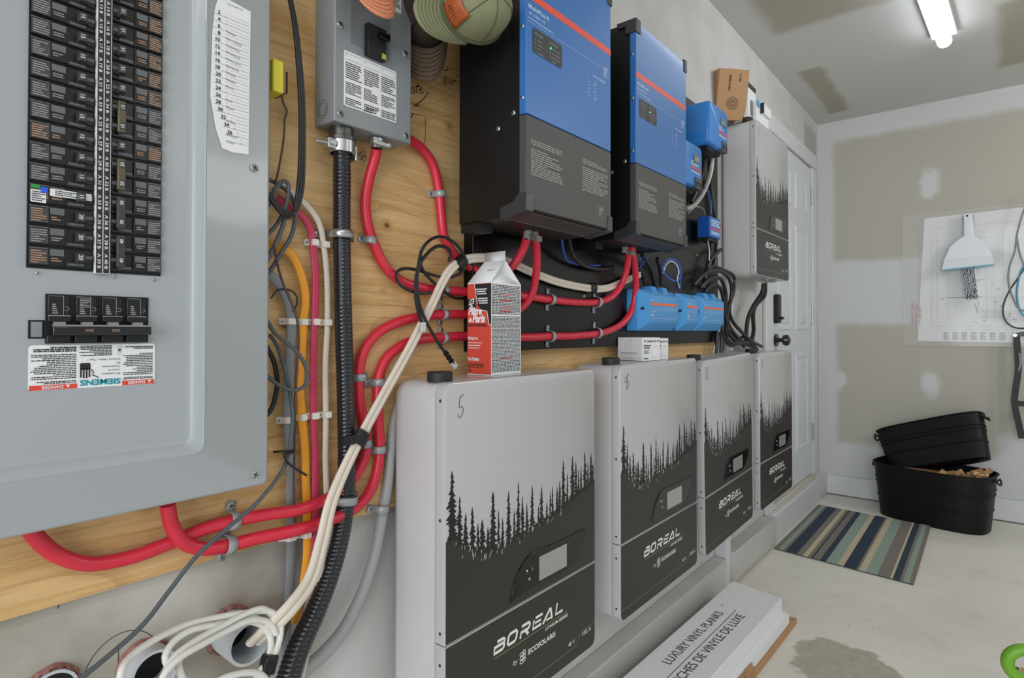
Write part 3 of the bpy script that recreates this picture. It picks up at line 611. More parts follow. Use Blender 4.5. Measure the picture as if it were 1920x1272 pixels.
# ================================================================== inverters
def inverter(label):
    x0, y, zd = .896, .70, 1.551; W_ = .3235; zb, zt = 1.367, 1.93; x1 = x0+W_; yb = .886
    R = thing('inverter', (x0+W_/2, YB, zb-.04), label, 'inverter', 'blue wall inverters')
    q = M(); prof = [(y+.012, zt), (yb, zt), (yb, zb-.012), (y+.062, zb-.012), (y+.006, zb-.003)]   # side profile (y,z)
    q.loft([[Vector((x0+.004, a, b)) for a, b in prof], [Vector((x1-.004, a, b)) for a, b in prof]]); part('body', q, mat('inverter_black', (9, 9, 10), .45, bump=.15, bscale=700), R, bevel=.002)
    q = M(); q.box(x0, x1, y, y+.018, zd, zt-.004); uc = part('upper_cover', q, M_BLUE, R, bevel=.0015)
    q = M(); q.box(x0, x1, y, y+.018, zb, zd-.0018); lc = part('lower_cover', q, M_CHAR, R, bevel=.0015)
    f = WF(x0, y, 0)
    # stripe
    zs = 1.778 if True else 0
    q = M(); q.rect(f, .0006, W_-.0006, zs, zs+.015, .0003); part('stripe', q, mat('orange_red_print', (226, 84, 62), .4), uc, org=ORG[R.name], label='orange-red stripe')
    q = M(); text(q, 'MultiPlus-II', f, .006, zs-.019, .0085, width=.066, bold=.02); text(q, '48 | 5000 | 70', f, .006, zs-.031, .0062, width=.055)
    fine(q, f, .006, .09, zs-.040, zs-.036, 1, ragged=False, fill=.5); ribbon(q, [(.002, zs-.045), (W_-.012, zs-.041)], .0006, f)
    ribbon(q, [(.29, zs-.058), (.31, zs-.058), (.31, zs-.036), (.29, zs-.036)], .001, f, closed=True); fine(q, f, .291, .309, zs-.057, zs-.037, 6)
    for k in range(6): q.rect(f, .245+.009*k, .249+.009*k, zs-.075, zs-.070)
    for r in range(6): q.rect(f, .222+.004*(r % 2), .226+.004*(r % 2), zs-.085-r*.008, zs-.083-r*.008); q.rect(f, .252-.004*(r % 2), .256, zs-.085-r*.008, zs-.083-r*.008)
    text(q, 'victron energy', f, .030, zt-.035, .0065, width=.052, shear=.15)
    ribbon(q, [(.012, zt-.024), (.018, zt-.030), (.026, zt-.026), (.020, zt-.038), (.013, zt-.036)], .003, f)
    part('lettering', q, mat('pale_blue_print', (190, 212, 234), .5), uc, org=ORG[R.name])
    # indicator window
    q = M(); q.prism(rrect(.019, .120, 1.677, 1.726, .006), f, .001); w_ = part('indicator_window', q, mat('smoked_window', (58, 62, 66), .2, coat=.4), uc, org=ORG[R.name])
    q = M(); text(q, 'charger', f, .024, 1.714, .0055, width=.030, h=.0014); text(q, 'inverter', f, .074, 1.714, .0055, width=.032, h=.0014)
    for k in range(4): q.cyl(f(.028, 1.705-k*.0085, .001), f(.028, 1.705-k*.0085, .0016), .0011, 8); q.cyl(f(.078, 1.705-k*.0085, .001), f(.078, 1.705-k*.0085, .0016), .0011, 8); fine(q, f, .034, .056, 1.7035-k*.0085, 1.7065-k*.0085, 1, h=.0013); fine(q, f, .084, .112, 1.7035-k*.0085, 1.7065-k*.0085, 1, h=.0013)
    part('lettering', q, M_GPRINT, w_, org=ORG[R.name])
    q = M(); q.cyl(f(.078, 1.705, .0016), f(.078, 1.705, .0024), .0018, 10); part('indicator_light', q, mat('green_light', (90, 255, 140), .4, emit=2), w_, org=ORG[R.name], label='lit green indicator')
    # printed warnings
    q = M(); rn = random.Random(3)
    for (u0, u1, v0, v1) in ((.014, .125, .0, .0), (.200, .308, .0, .0)):
        t = 1.505 if u0 < .1 else 1.509
        fine(q, f, u0, u1, t-.012, t, 3, rnd=rn, fill=.42); fine(q, f, u0, u1, t-.072, t-.018, 12, rnd=rn, fill=.42)
    ribbon(q, [(.262, 1.391), (.290, 1.391), (.290, 1.413), (.262, 1.413)], .0006, f, closed=True); fine(q, f, .270, .288, 1.393, 1.411, 5)
    part('fine_print', q, mat('light_grey_ink', (170, 168, 165), .6), lc, org=ORG[R.name])
    # grille on the slanted bottom
    g = Fr((x0+.006, y+.006, zb-.004), (1,0,0), (0, .054, -.0085)); q = M(); LL = .055; W2 = W_-.024
    for i in range(-5, 44):
        for sg in (1, -1):
            a, b = (i*.0072, i*.0072+LL*.62); 
            p, r_ = ((a, .003), (b, LL-.003)) if sg > 0 else ((b, .003), (a, LL-.003))
            lo_, hi_ = .010, W2-.004; (ua, va), (ub, vb) = p, r_
            def cl(u, v): 
                uu = min(hi_, max(lo_, u)); return (uu, va+(vb-va)*(uu-ua)/(ub-ua))
            A_, B_ = cl(ua, va), cl(ub, vb)
            if abs(A_[0]-B_[0]) > .002: ribbon(q, [A_, B_], .0013, g, -.0012)
    ribbon(q, [(.008, .002), (W2-.002, .002), (W2-.002, LL-.001), (.008, LL-.001)], .003, g, -.0014, closed=True)
    part('grille', q, mat('grille_metal', (120, 121, 122), .45, .2), R)
    # corner brackets
    for s in (0, 1):
        q = M(); a = (x0-.0035) if s == 0 else x1-.014; b = a+(.0175); xo, xi = (a, x0+.020) if s == 0 else (x1-.016, x1+.0035)
        prof = [(y-.003, zb+.030), (y+.019, zb+.030), (y+.030, zb+.016), (y+.064, zb+.007), (y+.066, zb-.016), (y+.058, zb-.017), (y-.003, zb-.006)]
        q.loft([[Vector((xo, p_, r_)) for p_, r_ in prof][::-1], [Vector((xi, p_, r_)) for p_, r_ in prof][::-1]])
        part('corner_guard', q, mat('dark_plastic', (52, 53, 55), .42), R, bevel=.0015)
        q = M(); xo, xi = (x0-.0035, x0+.024) if s == 0 else (x1-.016, x1+.0035)
        q.box(xo, xi, y-.003, y+.03, zt-.034, zt+.003); q.box(xo, xo+.004 if s == 0 else xi, y+.03, y+.055, zt-.012, zt+.003); part('corner_guard', q, mat('dark_plastic', (52, 53, 55), .42), R, bevel=.0015)
    for z in (1.583, 1.723, 1.84): slot_screw(R, (x0-.0003, y+.010, z), (-1,0,0), .0042)
    for (yy, z) in ((.735, 1.560), (.775, 1.537)): slot_screw(R, (x0+.0035, yy, z), (-1,0,0), .0052)
    # glands under the body
    for u in (P(990, 430, .82).x-x0, P(1001, 430, .82).x-x0, .16):
        q = M(); q.cyl((x0+u, .82, zb-.012), (x0+u, .82, zb-.030), .0095, 16); q.box(x0+u-.013, x0+u+.013, .806, .811, zb-.034, zb-.022); part('cable_gland', q, M_STEEL if u < .1 else mat('grey_gland', (140, 140, 138), .5), R)
    q = M(); q.box(x0+.01, x0+.05, .83, .886, zb-.03, zb-.012); part('mounting_foot', q, M_BLACK, R)
    return R
inv1 = inverter('nearer blue and charcoal inverter, the one beside the green cap')
d_ = Vector((.504, .028, .0205)); inv2 = copy_tree(inv1, None, d_); inv2.location = inv1.location+d_
inv2['label'] = 'farther blue and charcoal inverter, above the blue busbar modules'
q = M(); q.box(.93, 1.18, .886, YB-.0005, 1.40, 1.46); q.box(.93, 1.18, .886, YB-.0005, 1.80, 1.86); part('wall_bracket', q, M_BLACK, inv1)

# ================================================================== batteries
BW, BH, BD = .521, .688, .150
def battery():
    x0, yf, z0 = -BW/2, -BD, 0
    R = thing('battery', (0, 0, 0), '', 'battery', 'white wall batteries with forest print')
    f = Fr((x0, yf, 0), (1,0,0), (0,0,1)); fb = Fr((x0, 0, 0), (1,0,0), (0,0,1))
    q = M(); rings = []
    for (i, h, r) in ((.012, 0, .03), (.004, .006, .032), (0, .018, .030), (0, BD-.026, .022)): rings.append([fb(u, v, h) for u, v in rrect(i, BW-i, i, BH-i, r, 6)])
    q.loft(rings); part('case', q, M_WHITE, R, smooth=40)
    q = M(); q.prism(rrect(.003, BW-.003, .003, BH-.003, .018), fb, BD-.018, BD-.028); part('seam_shade_strip', q, M_SEAM, R)  # dark inset strip; the shade of the cover gap is in its colour
    zd = BH-.481
    for nm, a, b, rad in (('upper_cover', zd+.0012, BH, (0, 0, .020, .020)), ('lower_cover', 0, zd-.0012, (.020, .020, 0, 0))):
        q = M(); rings = []
        for (i, h) in ((0, -.0245), (0, -.003), (.0009, -.0009), (.003, 0)):
            rr = [max(0, r-i) if r else 0 for r in rad]
            j0, j1 = (0 if rad[0] == 0 else i), (0 if rad[2] == 0 else i)
            pl = rrect(i, BW-i, a+j0, b-j1, rr, 6)
            rings.append([f(u, v, h) for u, v in pl])
        q.loft(rings); cov = part(nm, q, M_WHITE2, R, smooth=40)
        if nm == 'upper_cover': up = cov
        else: lo = cov
    O = ORG[R.name]
    # printed forest
    terr = [(.0025,.397),(.022,.409),(.045,.385),(.065,.372),(.11,.358),(.153,.353),(.208,.356),(.248,.359),(.286,.364),(.326,.370),(.36,.376),(.39,.384),(.447,.398),(.48,.406),(BW-.0025,.412)]
    q = M(); q.poly([(.0025, zd+.0025), (BW-.0025, zd+.0025)]+terr[::-1], f, .0004)
    hi = lambda u: next(terr[i][1]+(terr[i+1][1]-terr[i][1])*(u-terr[i][0])/(terr[i+1][0]-terr[i][0]) for i in range(len(terr)-1) if terr[i+1][0] >= u)
    part('forest_ground_print', q, M_PRINTBLK, up, org=O)
    q = M(); rn = random.Random(11)
    trees = [(.018,.521,.027),(.038,.470,.017),(.054,.436,.014),(.073,.442,.017),(.089,.41,.012),(.101,.414,.018),(.118,.395,.012),(.133,.460,.022),(.150,.42,.010),(.163,.40,.010),(.182,.451,.019),(.200,.408,.010),(.214,.462,.015),(.228,.432,.012),(.243,.413,.012),(.262,.446,.015),(.285,.398,.010),(.296,.438,.015),(.316,.40,.010),(.329,.420,.009),(.338,.428,.010),(.356,.425,.012),(.366,.438,.012),(.381,.482,.019),(.398,.447,.011),(.420,.488,.021),(.434,.470,.014),(.446,.45,.011),(.457,.452,.010),(.474,.485,.018),(.488,.455,.010),(.502,.475,.018),(.511,.45,.012)]
    for (u, top, w_) in trees:
        base = hi(min(u, .515))-.010; H_ = top-base; n = max(6, int(H_/.0085)); w_ *= 1.5; lay = 0
        q.poly([(u-w_*.20, base), (u+w_*.20, base), (u+.0010, top-.002), (u, top), (u-.0010, top-.002)], f, .00045)
        for i in range(n):
            t = (i+.7)/n; wv = w_*.5*(.16+.84*t**.8); zc = top-H_*t; hh = H_/n
            for sgn in (-1, 1):
                ww = wv*(.55+.75*rn.random()); e = min(BW-.002, max(.002, u+sgn*ww)); dz = hh*(.5+.6*rn.random()); lay += 1; zz = zc+hh*(rn.random()-.5)*.5
                pts = [(u, zz-hh*.15), (u+(e-u)*.55, zz-dz*.75), (e, zz-dz*.55), (u+(e-u)*.6, zz+hh*.05), (u, zz+hh*1.15)]
                q.poly(pts if sgn > 0 else pts[::-1], f, .00046+.000004*lay)
    part('tree_print', q, M_TREE, up, org=O)
    q = M()
    for k in range(46):
        u = .02+(BW-.16)*rn.random(); b = hi(u)-.001-.026*rn.random()**1.5*(1.0-u); s_ = .0010+.0014*rn.random(); L_ = 1+3*rn.random()
        q.poly([(u-s_*.7, b-s_*L_), (u+s_*.5, b-s_*(L_*.6)), (u+s_*.8, b+s_), (u-s_*.1, b+s_*L_)], f, .0009)
    part('white_fleck_print', q, M_WHITE2, up, org=O)
    q = M(); q.poly(rrect(.0025, BW-.0025, .0025, zd-.0035, (.018, .018, 0, 0)), f, .0004); part('black_print', q, M_PRINTBLK, lo, org=O)
    # display pod
    pod = [(.186,.222),(.230,.229),(.300,.228),(.386,.227),(.410,.231),(.432,.245),(.452,.262),(.466,.280),(.475,.301),(.36,.301),(.267,.3045),(.245,.300),(.225,.289),(.206,.270),(.194,.248)]
    q = M(); q.prism(pod, f, .0030, -.001); pd = part('display_pod', q, mat('pod_gloss_black', (12, 13, 13), .14, spec=.4, coat=.15), up, org=O, bevel=.001)
    q = M(); q.prism(rrect(.284, .390, .236, .288, .001), f, .0037, .003); part('screen', q, M_SCREEN, up, org=O)
    q = M(); q.cyl(f(.248, .252, .003), f(.248, .252, .0044), .0032, 16); q.cyl(f(.259, .2712, .003), f(.259, .2712, .004), .0017, 10); part('power_button', q, M_GPRINT, up, org=O)
    q = M(); q.cyl(f(.240, .2718, .003), f(.240, .2718, .004), .0017, 10); part('indicator_light', q, mat('pale_green_light', (170, 235, 190), .4, emit=.6), up, org=O, label='green indicator light')
    q = M(); fine(q, f, .237, .244, .2655, .2672, 1, .0034); fine(q, f, .256, .263, .265, .2667, 1, .0034); part('fine_print', q, M_GPRINT, up, org=O)
    # logo: wide angular letters
    q = M(); h, lw = .0265, .0062; v0 = .1345; sh = .28
    def st(pts, u0, w_=lw, cl=False): ribbon(q, [(u0+x+(y*sh), v0+y) for x, y in pts], w_, f, .0007, closed=cl)
    u = .132
    def cap(pts, u0): q.poly([(u0+x+y*sh, v0+y) for x, y in pts], f, .0007)
    # B (two separate bowls)
    st([(.008, .0265-.003), (.026, .0235), (.0315, .021), (.0315, .0165), (.028, .0145)], u); st([(.0, .0145), (.028, .0145), (.033, .011), (.0335, .0065), (.029, .003), (.003, .003), (.003, .0118)], u)
    u += .0415; st([(.007, .003), (.003, .007), (.003, .0195), (.007, .0235), (.027, .0235), (.031, .0195), (.031, .007), (.027, .003)], u, cl=True)
    u += .0435; st([(.002, .0235), (.027, .0235), (.031, .020), (.031, .0145), (.027, .0115), (.003, .0115), (.003, 0)], u); st([(.017, .0115), (.031, .0)], u, lw*1.1)
    u += .0425; st([(.008, .0235), (.034, .0235)], u, lw*.9); st([(.003, .0205), (.003, .003), (.034, .003)], u); st([(.008, .0132), (.031, .0132)], u, lw*.8)
    u += .0410; st([(.0, .0), (.020, .0245), (.0225, .0245), (.0345, .0)], u, lw*1.05); st([(.012, .0035), (.033, .0035)], u, lw*.7)
    u += .0450; st([(.003, .0265), (.003, .003), (.031, .003)], u)
    text(q, 'ECOSOLARIS', f, .248, .0895, .0108, width=.100, h=.0007, bold=.025, shear=.05); text(q, 'by', f, .196, .0885, .0095, width=.014, h=.0007, shear=.25)
    text(q, 'LITHIUM SERIES', f, .310, .1160, .0064, width=.088, h=.0007, bold=.02, shear=.15)
    for k, zz in enumerate((.084, .092, .100)):
        st2 = [(.226+.014*math.cos(t)*.5, zz+.0035*math.sin(t)) for t in [PI*.15+i*PI*.2 for i in range(9)]]; ribbon(q, st2, .0018, f, .0007)
        ribbon(q, [(.233+.011*math.cos(t)*.5, zz+.002+.0035*math.sin(t)) for t in [-PI*.85+i*PI*.2 for i in range(9)]], .0018, f, .0007)
    text(q, '48 V', f, .400, .0415, .0100, width=.028, h=.0007); text(q, '100 A', f, .461, .0435, .0100, width=.040, h=.0007)
    part('logo', q, M_WPRINT, lo, org=O)
    q = M(); ribbon(q, [(.137, .1275), (.396, .1275)], .0016, f, .0006); ribbon(q, [(.003, .030), (.433, .032), (.440, .034), (.452, .054), (.458, .0565), (BW-.003, .0565)], .0012, f, .0006)
    part('green_line', q, M_GREEN, lo, org=O, label='thin green printed line')
    # screws on both side edges of the covers
    for s in (-1, 1):
        for z in (.655, .435, .228, .170, .035): 
            mh = M(); c = Vector((s*BW/2, -BD+.012, z)); screwhead(mh, c, (s, 0, 0), .0030); part('screw', mh, mat('dark_screw', (70, 70, 72), .35, .7), R)
    q = M(); q.lathe([(.0, BH-.001), (.024, BH-.001), (.0245, BH+.002), (.0245, BH+.016), (.023, BH+.018), (.0001, BH+.018)], (-BW/2+.030, -.105, 0), n=28); part('round_black_cap', q, mat('black_rubber', (34, 34, 35), .6), R, label='round black rubber cap')
    for u in (-.12, .0, .12):
        q = M(); q.box(u-.02, u+.02, -BD+.03, -BD+.07, -.010, .004); part('bottom_latch', q, M_STEEL if u == 0 else M_CLAMP, R)
    return R
BATS = [(5, .757, .780, 1.032, .001), (4, 1.403, .778, 1.036, .002), (3, 2.009, .790, 1.023, .029), (2, 2.672, .797, 1.029, .001), (1, 2.671, .810, 2.062, .006)]
BL = {5: 'nearest white battery marked 5, with a plaster carton on top', 4: 'white battery marked 4, with two small white boxes on top', 3: 'white battery marked 3, hanging slightly crooked between batteries 4 and 2',
      2: 'white battery marked 2, lowest and farthest, beside the door knob', 1: 'white forest-print battery mounted high by the door with cartons on it'}
b0 = battery(); first = True
digits = {5: [[(.048,.664),(.038,.659),(.036,.644),(.0365,.640),(.044,.642),(.047,.637),(.046,.628),(.040,.6215),(.034,.622),(.033,.629)]], 4: [[(.030,.655),(.023,.640),(.040,.641)], [(.040,.660),(.0375,.625)]],
          3: [[(.022,.660),(.030,.665),(.033,.655),(.026,.645),(.032,.640),(.031,.625),(.022,.615)]], 2: [[(.022,.655),(.030,.662),(.035,.655),(.030,.640),(.024,.628),(.040,.628)]]}
for (n, X, Y, Zt, t) in BATS:
    b = b0 if first else copy_tree(b0); first = False
    # top-left reference corner -> bottom centre origin
    ct, stn = math.cos(t), math.sin(t); ox = X+BW/2*ct+BH*stn; oz = Zt-BH*ct+BW/2*stn
    b.location = (ox, Y+BD, oz); b.rotation_euler = (0, -t, 0); b['label'] = BL[n]
    if n in digits:
        q = M(); f = Fr((-BW/2, -BD, 0), (1,0,0), (0,0,1))
        for s_ in digits[n]: ribbon(q, s_, .0014, f, .0007)
        o = part('marker_number', q, mat('faded_ink', (130, 130, 132), .6) if n == 2 else M_PRINT, None, org=(0,0,0)); o.location = (0, 0, 0); o.parent = b

# ================================================================== cables
def wr(pts, wpx):   # radius list from widths in the photograph, at the real distance of each point
    return [(w_/2)*depth(p)/F_PX for p, w_ in zip(pts, wpx)] if isinstance(wpx, (list, tuple)) else [(wpx/2)*depth(p)/F_PX for p in pts]
def cpts(px, Y=None):
    return [P(*(p if len(p) == 3 else (p[0], p[1], Y))) for p in px]
def cable(name, label, px, Y, wpx, m, cat='cable', group=None, **k):
    pts = cpts(px, Y); rad = sorted(wr(pts, wpx))[len(pts)//2] if not isinstance(wpx, (list, tuple)) else wr(pts, wpx)
    q = M(); q.tube(pts, rad, **k); o = solo(name, q, m, label, cat, group); o['r'] = 0.0; del o['r']; return o
YC = .932
RC = 'red power cables'
cable('power_cable', 'red cable from the small connector under the disconnect box, sweeping right to the farther inverter', [(706,280,.905),(703,296,.912),(692,335,.925),(685,378,YC),(689,420,YC),(700,455,YC),(722,500,YC),(752,527,YC),(792,540,YC),(832,545,YC),(880,548,.925),(940,551,.905),(985,556,.902),(1030,562,.902),(1075,567,.902),(1118,567,.902),(1148,556,.897),(1168,528,.88),(1177,492,.86),(1178,462,.845)], None, 16.5, M_RED, group=RC, n=12)
cable('power_cable', 'red cable leaving the right corner of the disconnect box and rising to the nearer inverter', [(752,246,.918),(768,262,.928),(790,278,YC),(811,308,YC),(822,352,YC),(827,400,YC),(833,445,YC),(852,478,YC),(872,495,YC),(900,510,.915),(935,512,.898),(962,498,.88),(983,462,.85),(991,424,.82)], None, 17, M_RED, group=RC, n=12)
cable('power_cable', 'red cable from the nearer inverter, looping under the breaker panel to its far left', [(1001,426,.82),(1006,468,.85),(1005,515,.875),(995,556,.893),(970,582,.905),(930,592,.915),(880,590,.93),(832,590,YC),(790,594,YC),(750,603,YC),(712,622,YC),(684,655,YC),(673,700,YC),(674,750,YC),(683,800,YC),(687,835,YC),(678,872,YC),(655,905,.925),(615,935,.915),(560,956,.908),(500,965,.912),(438,977,.925),(380,993,YC),(320,1018,YC),(250,1044,YC),(170,1058,YC),(110,1042,.928),(70,1010,.92),(45,970,.91)], None, 19.5, M_RED, group=RC, n=14)
cable('power_cable', 'red cable along the lowest clamps, ending in the shorter loop under the breaker panel', [(1184,460,.835),(1190,500,.865),(1192,540,.885),(1185,580,.897),(1165,608,.902),(1130,624,.902),(1080,630,.902),(1030,631,.902),(985,633,.902),(930,632,.912),(880,630,.93),(832,633,YC),(792,636,YC),(758,646,YC),(728,668,YC),(712,700,YC),(708,745,YC),(710,800,YC),(712,845,YC),(704,895,YC),(685,935,.925),(650,962,.915),(600,982,.908),(540,998,.905),(480,1010,.912),(430,1023,.925),(385,1030,.925),(345,1018,.922),(322,985,.918),(314,945,.91)], None, 19.5, M_RED, group=RC, n=14)
FL = (1.0, .55)
cable('flat_cable', 'thick orange cable running down the left strip of plywood', [(500,464,.93),(530,466,.93),(550,482,YC),(566,520,YC),(573,560,YC),(569,602,YC),(566,660,YC),(562,720,YC),(566,782,YC),(572,850,YC),(573,900,YC),(575,950,YC),(576,1000,YC),(575,1050,YC),(566,1110,.93),(553,1170,.92)], None, 17, M_ORANGE, flat=(1.0,.55), n=12)
cable('flat_cable', 'crimson cable running down beside the orange one', [(520,372,.93),(545,390,.93),(567,406,YC),(582,430,YC),(588,470,YC),(592,530,YC),(590,604,YC),(588,680,YC),(588,780,YC),(591,860,YC),(591,930,YC),(590,990,YC),(582,1050,YC),(565,1110,.935),(548,1160,.93)], None, 15, M_PINK, flat=(1.0,.6), n=12)
cable('flat_cable', 'off-white flat cable beside the black ribbed conduit', [(522,345,.93),(545,360,.93),(575,385,YC),(598,418,YC),(607,460,YC),(613,520,YC),(614,604,YC),(610,690,YC),(611,780,YC),(610,860,YC),(612,940,YC),(606,1010,YC),(590,1080,YC),(570,1150,.93),(556,1210,.93)], None, 12, M_CREAM, flat=(1.0,.55), n=12)
cable('flat_cable', 'broad light grey cable running down next to the breaker panel', [(500,512,.93),(518,527,.93),(538,560,YC),(546,604,YC),(543,680,YC),(540,787,YC),(546,870,YC),(545,950,YC),(546,1030,.95),(543,1110,.952),(537,1190,.95),(530,1290,.945)], None, 20, M_GCAB, flat=(1.0,.5), n=12)
def bundle(label, px, Y, wpx, off):   # a pair member: offset along the screen-perpendicular inside the wall plane
    pts = cpts(px, Y); out = []
    for i, p in enumerate(pts):
        d = (pts[min(i+1, len(pts)-1)]-pts[max(i-1, 0)]).normalized(); s_ = d.cross(Vector((0,1,0))).normalized(); out.append(p+s_*off*(1+.5*max(0, 1-i/7)))
    r = sorted(wr(pts, wpx))[len(pts)//2]; q = M(); rl = [r*(1+.38*max(0, 1-i/7)) for i in range(len(pts))]; q.tube(out, rl, n=12, flat=(1.0, .8)); return q, out, r
W_PATH = [(478,1205,.89),(505,1180,.86),(545,1140,.85),(583,1085,.86),(605,1010,.875),(622,940,.882),(652,868,.89),(690,795,.895),(730,722,.90),(770,650,.905),(808,575,.908),(838,515,.91),(866,490,.91),(905,484,.905),(950,490,.90),(1000,512,.90),(1050,530,.90),(1100,540,.90),(1135,541,.90),(1165,530,.90),(1200,515,.90)]
for s_, lab in ((-1, 'right-hand one of the two cream cables crossing diagonally over the red ones'), (1, 'left-hand one of the two cream cables crossing diagonally over the red ones')):
    q, pts, r_ = bundle('', W_PATH, None, 10.5, s_*.0049); wc = thing('cream_cable', pts[0], lab, 'cable', 'cream cable pair'); part('jacket', q, M_CREAM, wc)
    if s_ == -1:
        for (i0, t) in ((6, .62), (11, .92), (17, .3)):
            q = M(); a, b = cpts(W_PATH)[i0], cpts(W_PATH)[i0+1]; c0 = a.lerp(b, t); d = (b-a).normalized(); q.tube([c0-d*.013, c0+d*.013], .0155, n=16, raw=True, flat=(1.0,.62)); part('black_tape', q, M_BLACK, wc, label='band of black tape')
        q = M(); c0 = P(655, 826, .885); q.obox(c0, (1,0,0), (0,0,1), (0,1,0), .012, .008, .002); part('tape_tail', q, M_BLACK, wc, label='loose end of black tape')
# conduits
cable('ribbed_conduit', 'thick black ribbed flexible conduit dropping from the disconnect box', [(641,285,.913),(641,330,.918),(641,450,.918),(644,600,.918),(648,740,.918),(650,860,.918),(648,940,.918),(638,1010,.912),(618,1080,.90),(590,1150,.89),(560,1215,.88),(535,1290,.87)], None, [33,33,33,33,33,33,33,34,36,40,44,46], mat('black_conduit', (20, 23, 30), .28, coat=.3), 'conduit', corr=(.0072, .06), n=20)
cable('ribbed_conduit', 'light grey flexible conduit curving out from behind battery 5', [(748,755,.94),(738,790,.94),(733,840,.938),(728,900,.938),(718,960,.938),(704,1035,.938),(680,1110,.93),(645,1180,.92),(605,1228,.91),(570,1258,.90),(540,1290,.89)], None, [17,18,19,20,21,22,23,25,27,28,30], mat('grey_conduit', (158, 160, 160), .4), 'conduit', corr=(.005, .05), n=18)
# black appliance cord
for k, dx in enumerate((-5, 0, 5)):
    cable('hanging_cord', ['left strand of the black cord loop hanging beside the breaker panel','middle strand of the black cord loop hanging beside the breaker panel','right strand of the black cord loop hanging beside the breaker panel'][k], [(540+dx*.4,-20,.905),(552+dx*.5,40,.905),(560+dx*.7,110,.905),(566+dx*.8,200,.905),(566+dx*.9,300,.905),(562+dx,360,.90),(553+dx*.6,396-dx*.3,.895),(538,404-dx,.89),(520,388-dx,.885),(505,366-dx,.885)], None, 5.6, M_KCAB, group='strands of the black cord loop')
cable('thin_wire', 'thin brown wire hanging from the yellow box', [(528,178,.90),(532,196,.905),(538,208,.91),(534,224,.915),(532,260,.915),(524,310,.915),(516,345,.915)], None, 4, M_BROWN)
cable('long_cable', 'long dark grey cable slanting across the corner of the plywood to the lower left', [(505,628,.915),(520,650,.915),(536,700,.912),(547,760,.91),(548,800,.90),(541,850,.895),(525,890,.885),(480,945,.875),(430,988,.87),(370,1042,.865),(320,1105,.86),(270,1170,.85),(210,1225,.84),(130,1290,.83)], None, 7.6, M_DGCAB)
cable('coax_loop', 'dark grey cable loop in front of the light grey cable', [(500,600,.905),(516,626,.905),(540,645,.90),(563,668,.90),(576,700,.90),(570,725,.90),(548,732,.90),(522,722,.905),(500,705,.91)], None, 7.5, M_DGCAB)
cable('coax_loop', 'upper dark cable knot beside the panel screw', [(500,440,.91),(512,430,.91),(528,405,.905),(540,370,.90),(540,345,.90),(530,340,.90),(515,355,.90),(508,375,.905),(500,390,.91)], None, 8, M_DGCAB)
cable('coax_loop', 'grey cable bending behind the black cord loop', [(500,335,.92),(520,345,.92),(540,360,.918),(553,385,.918),(552,420,.918),(545,445,.918),(530,470,.918),(512,500,.918),(500,515,.918)], None, 8, M_DGCAB)
cable('coax_loop', 'dark cable curving down from the knot to the panel edge', [(536,395,.908),(530,425,.91),(518,455,.915),(505,480,.915),(495,500,.92)], None, 9, mat('slate_cable', (98, 102, 106), .45))
cable('coax_loop', 'black cable arcing low behind the panel edge', [(500,650,.925),(514,680,.925),(520,720,.925),(512,760,.925),(500,780,.925)], None, 9, M_KCAB)
cable('thin_wire', 'thin dark wire beside the orange cable', [(514,460,.90),(519,490,.902),(530,530,.902),(545,565,.90),(557,600,.90),(560,640,.90),(557,690,.90),(554,740,.905),(553,790,.91),(552,850,.915),(551,920,.92),(553,980,.92)], None, 4.5, M_BROWN)
cable('thin_wire', 'small black wire loop left of the orange cable', [(508,560,.925),(520,545,.925),(540,543,.925),(554,552,.925),(557,568,.925),(550,585,.925)], None, 3, M_KCAB)
cable('cable_tie', 'black cable tie with a long tail below the white clips', [(513,848,.905),(525,847,.897),(545,846,.888),(552,843,.892),(546,850,.886),(533,852,.884),(540,868,.884),(556,880,.884),(575,892,.884)], None, 4.5, M_BLACK, 'cable tie')
# ethernet coil
cable('ethernet_cable', 'black network cable coiled on the plywood with its plug hanging by the white battery', [(868,560,.925),(850,558,.92),(828,543,.915),(808,525,.912),(792,505,.91),(788,482,.908),(795,462,.906),(812,447,.906),(832,445,.906),(852,456,.906),(866,472,.906),(872,490,.906),(868,508,.908),(850,519,.91),(828,520,.912),(802,513,.914),(780,506,.914),(758,504,.912),(745,510,.91),(744,524,.908),(758,540,.906),(786,550,.905),(806,549,.905),(805,548,.904)], None, 6, M_KCAB, n=8)
cable('ethernet_cable', 'inner loops of the coiled black network cable', [(842,490,.902),(845,475,.902),(838,465,.90),(820,462,.90),(802,475,.90),(788,495,.90),(780,525,.90),(780,560,.90),(786,590,.898),(795,618,.896)], None, 7, M_KCAB, n=8)
ec = thing('ethernet_cable', P(848, 690, .89), 'black network cable hanging straight down to a clear plug beside the carton', 'cable')
q = M(); pts = cpts([(790,470,.902),(784,500,.90),(782,540,.898),(788,575,.896),(800,605,.893),(815,632,.89),(830,655,.888),(842,672,.887)]); q.tube(pts, wr(pts, 6)[0], n=8); part('jacket', q, M_KCAB, ec)
q = M(); a, b = P(834, 659, .887), P(848, 680, .886)
for k in range(7): c0 = a.lerp(b, k/6); q.cyl(c0, c0+(b-a)*.10, .0062 if k % 2 else .0048, 10)
part('strain_relief', q, M_BLACK, ec)
q = M(); d = (b-a).normalized(); s_ = d.cross(Vector((0,1,0))).normalized(); q.obox(b+d*.006, d, s_, (0,1,0), .009, .0055, .004); part('clear_plug', q, mat('clear_plastic', (196, 198, 196), .15, coat=.5), ec, bevel=.0006)
q = M(); a = P(793, 614, .893); q.obox(a, (0,0,1), (1,0,0), (0,1,0), .010, .005, .004); solo('cable_plug', q, mat('clear_plastic', (196, 198, 196), .15), 'small clear plug at the end of the inner coil of network cable', 'plug', bevel=.0006)
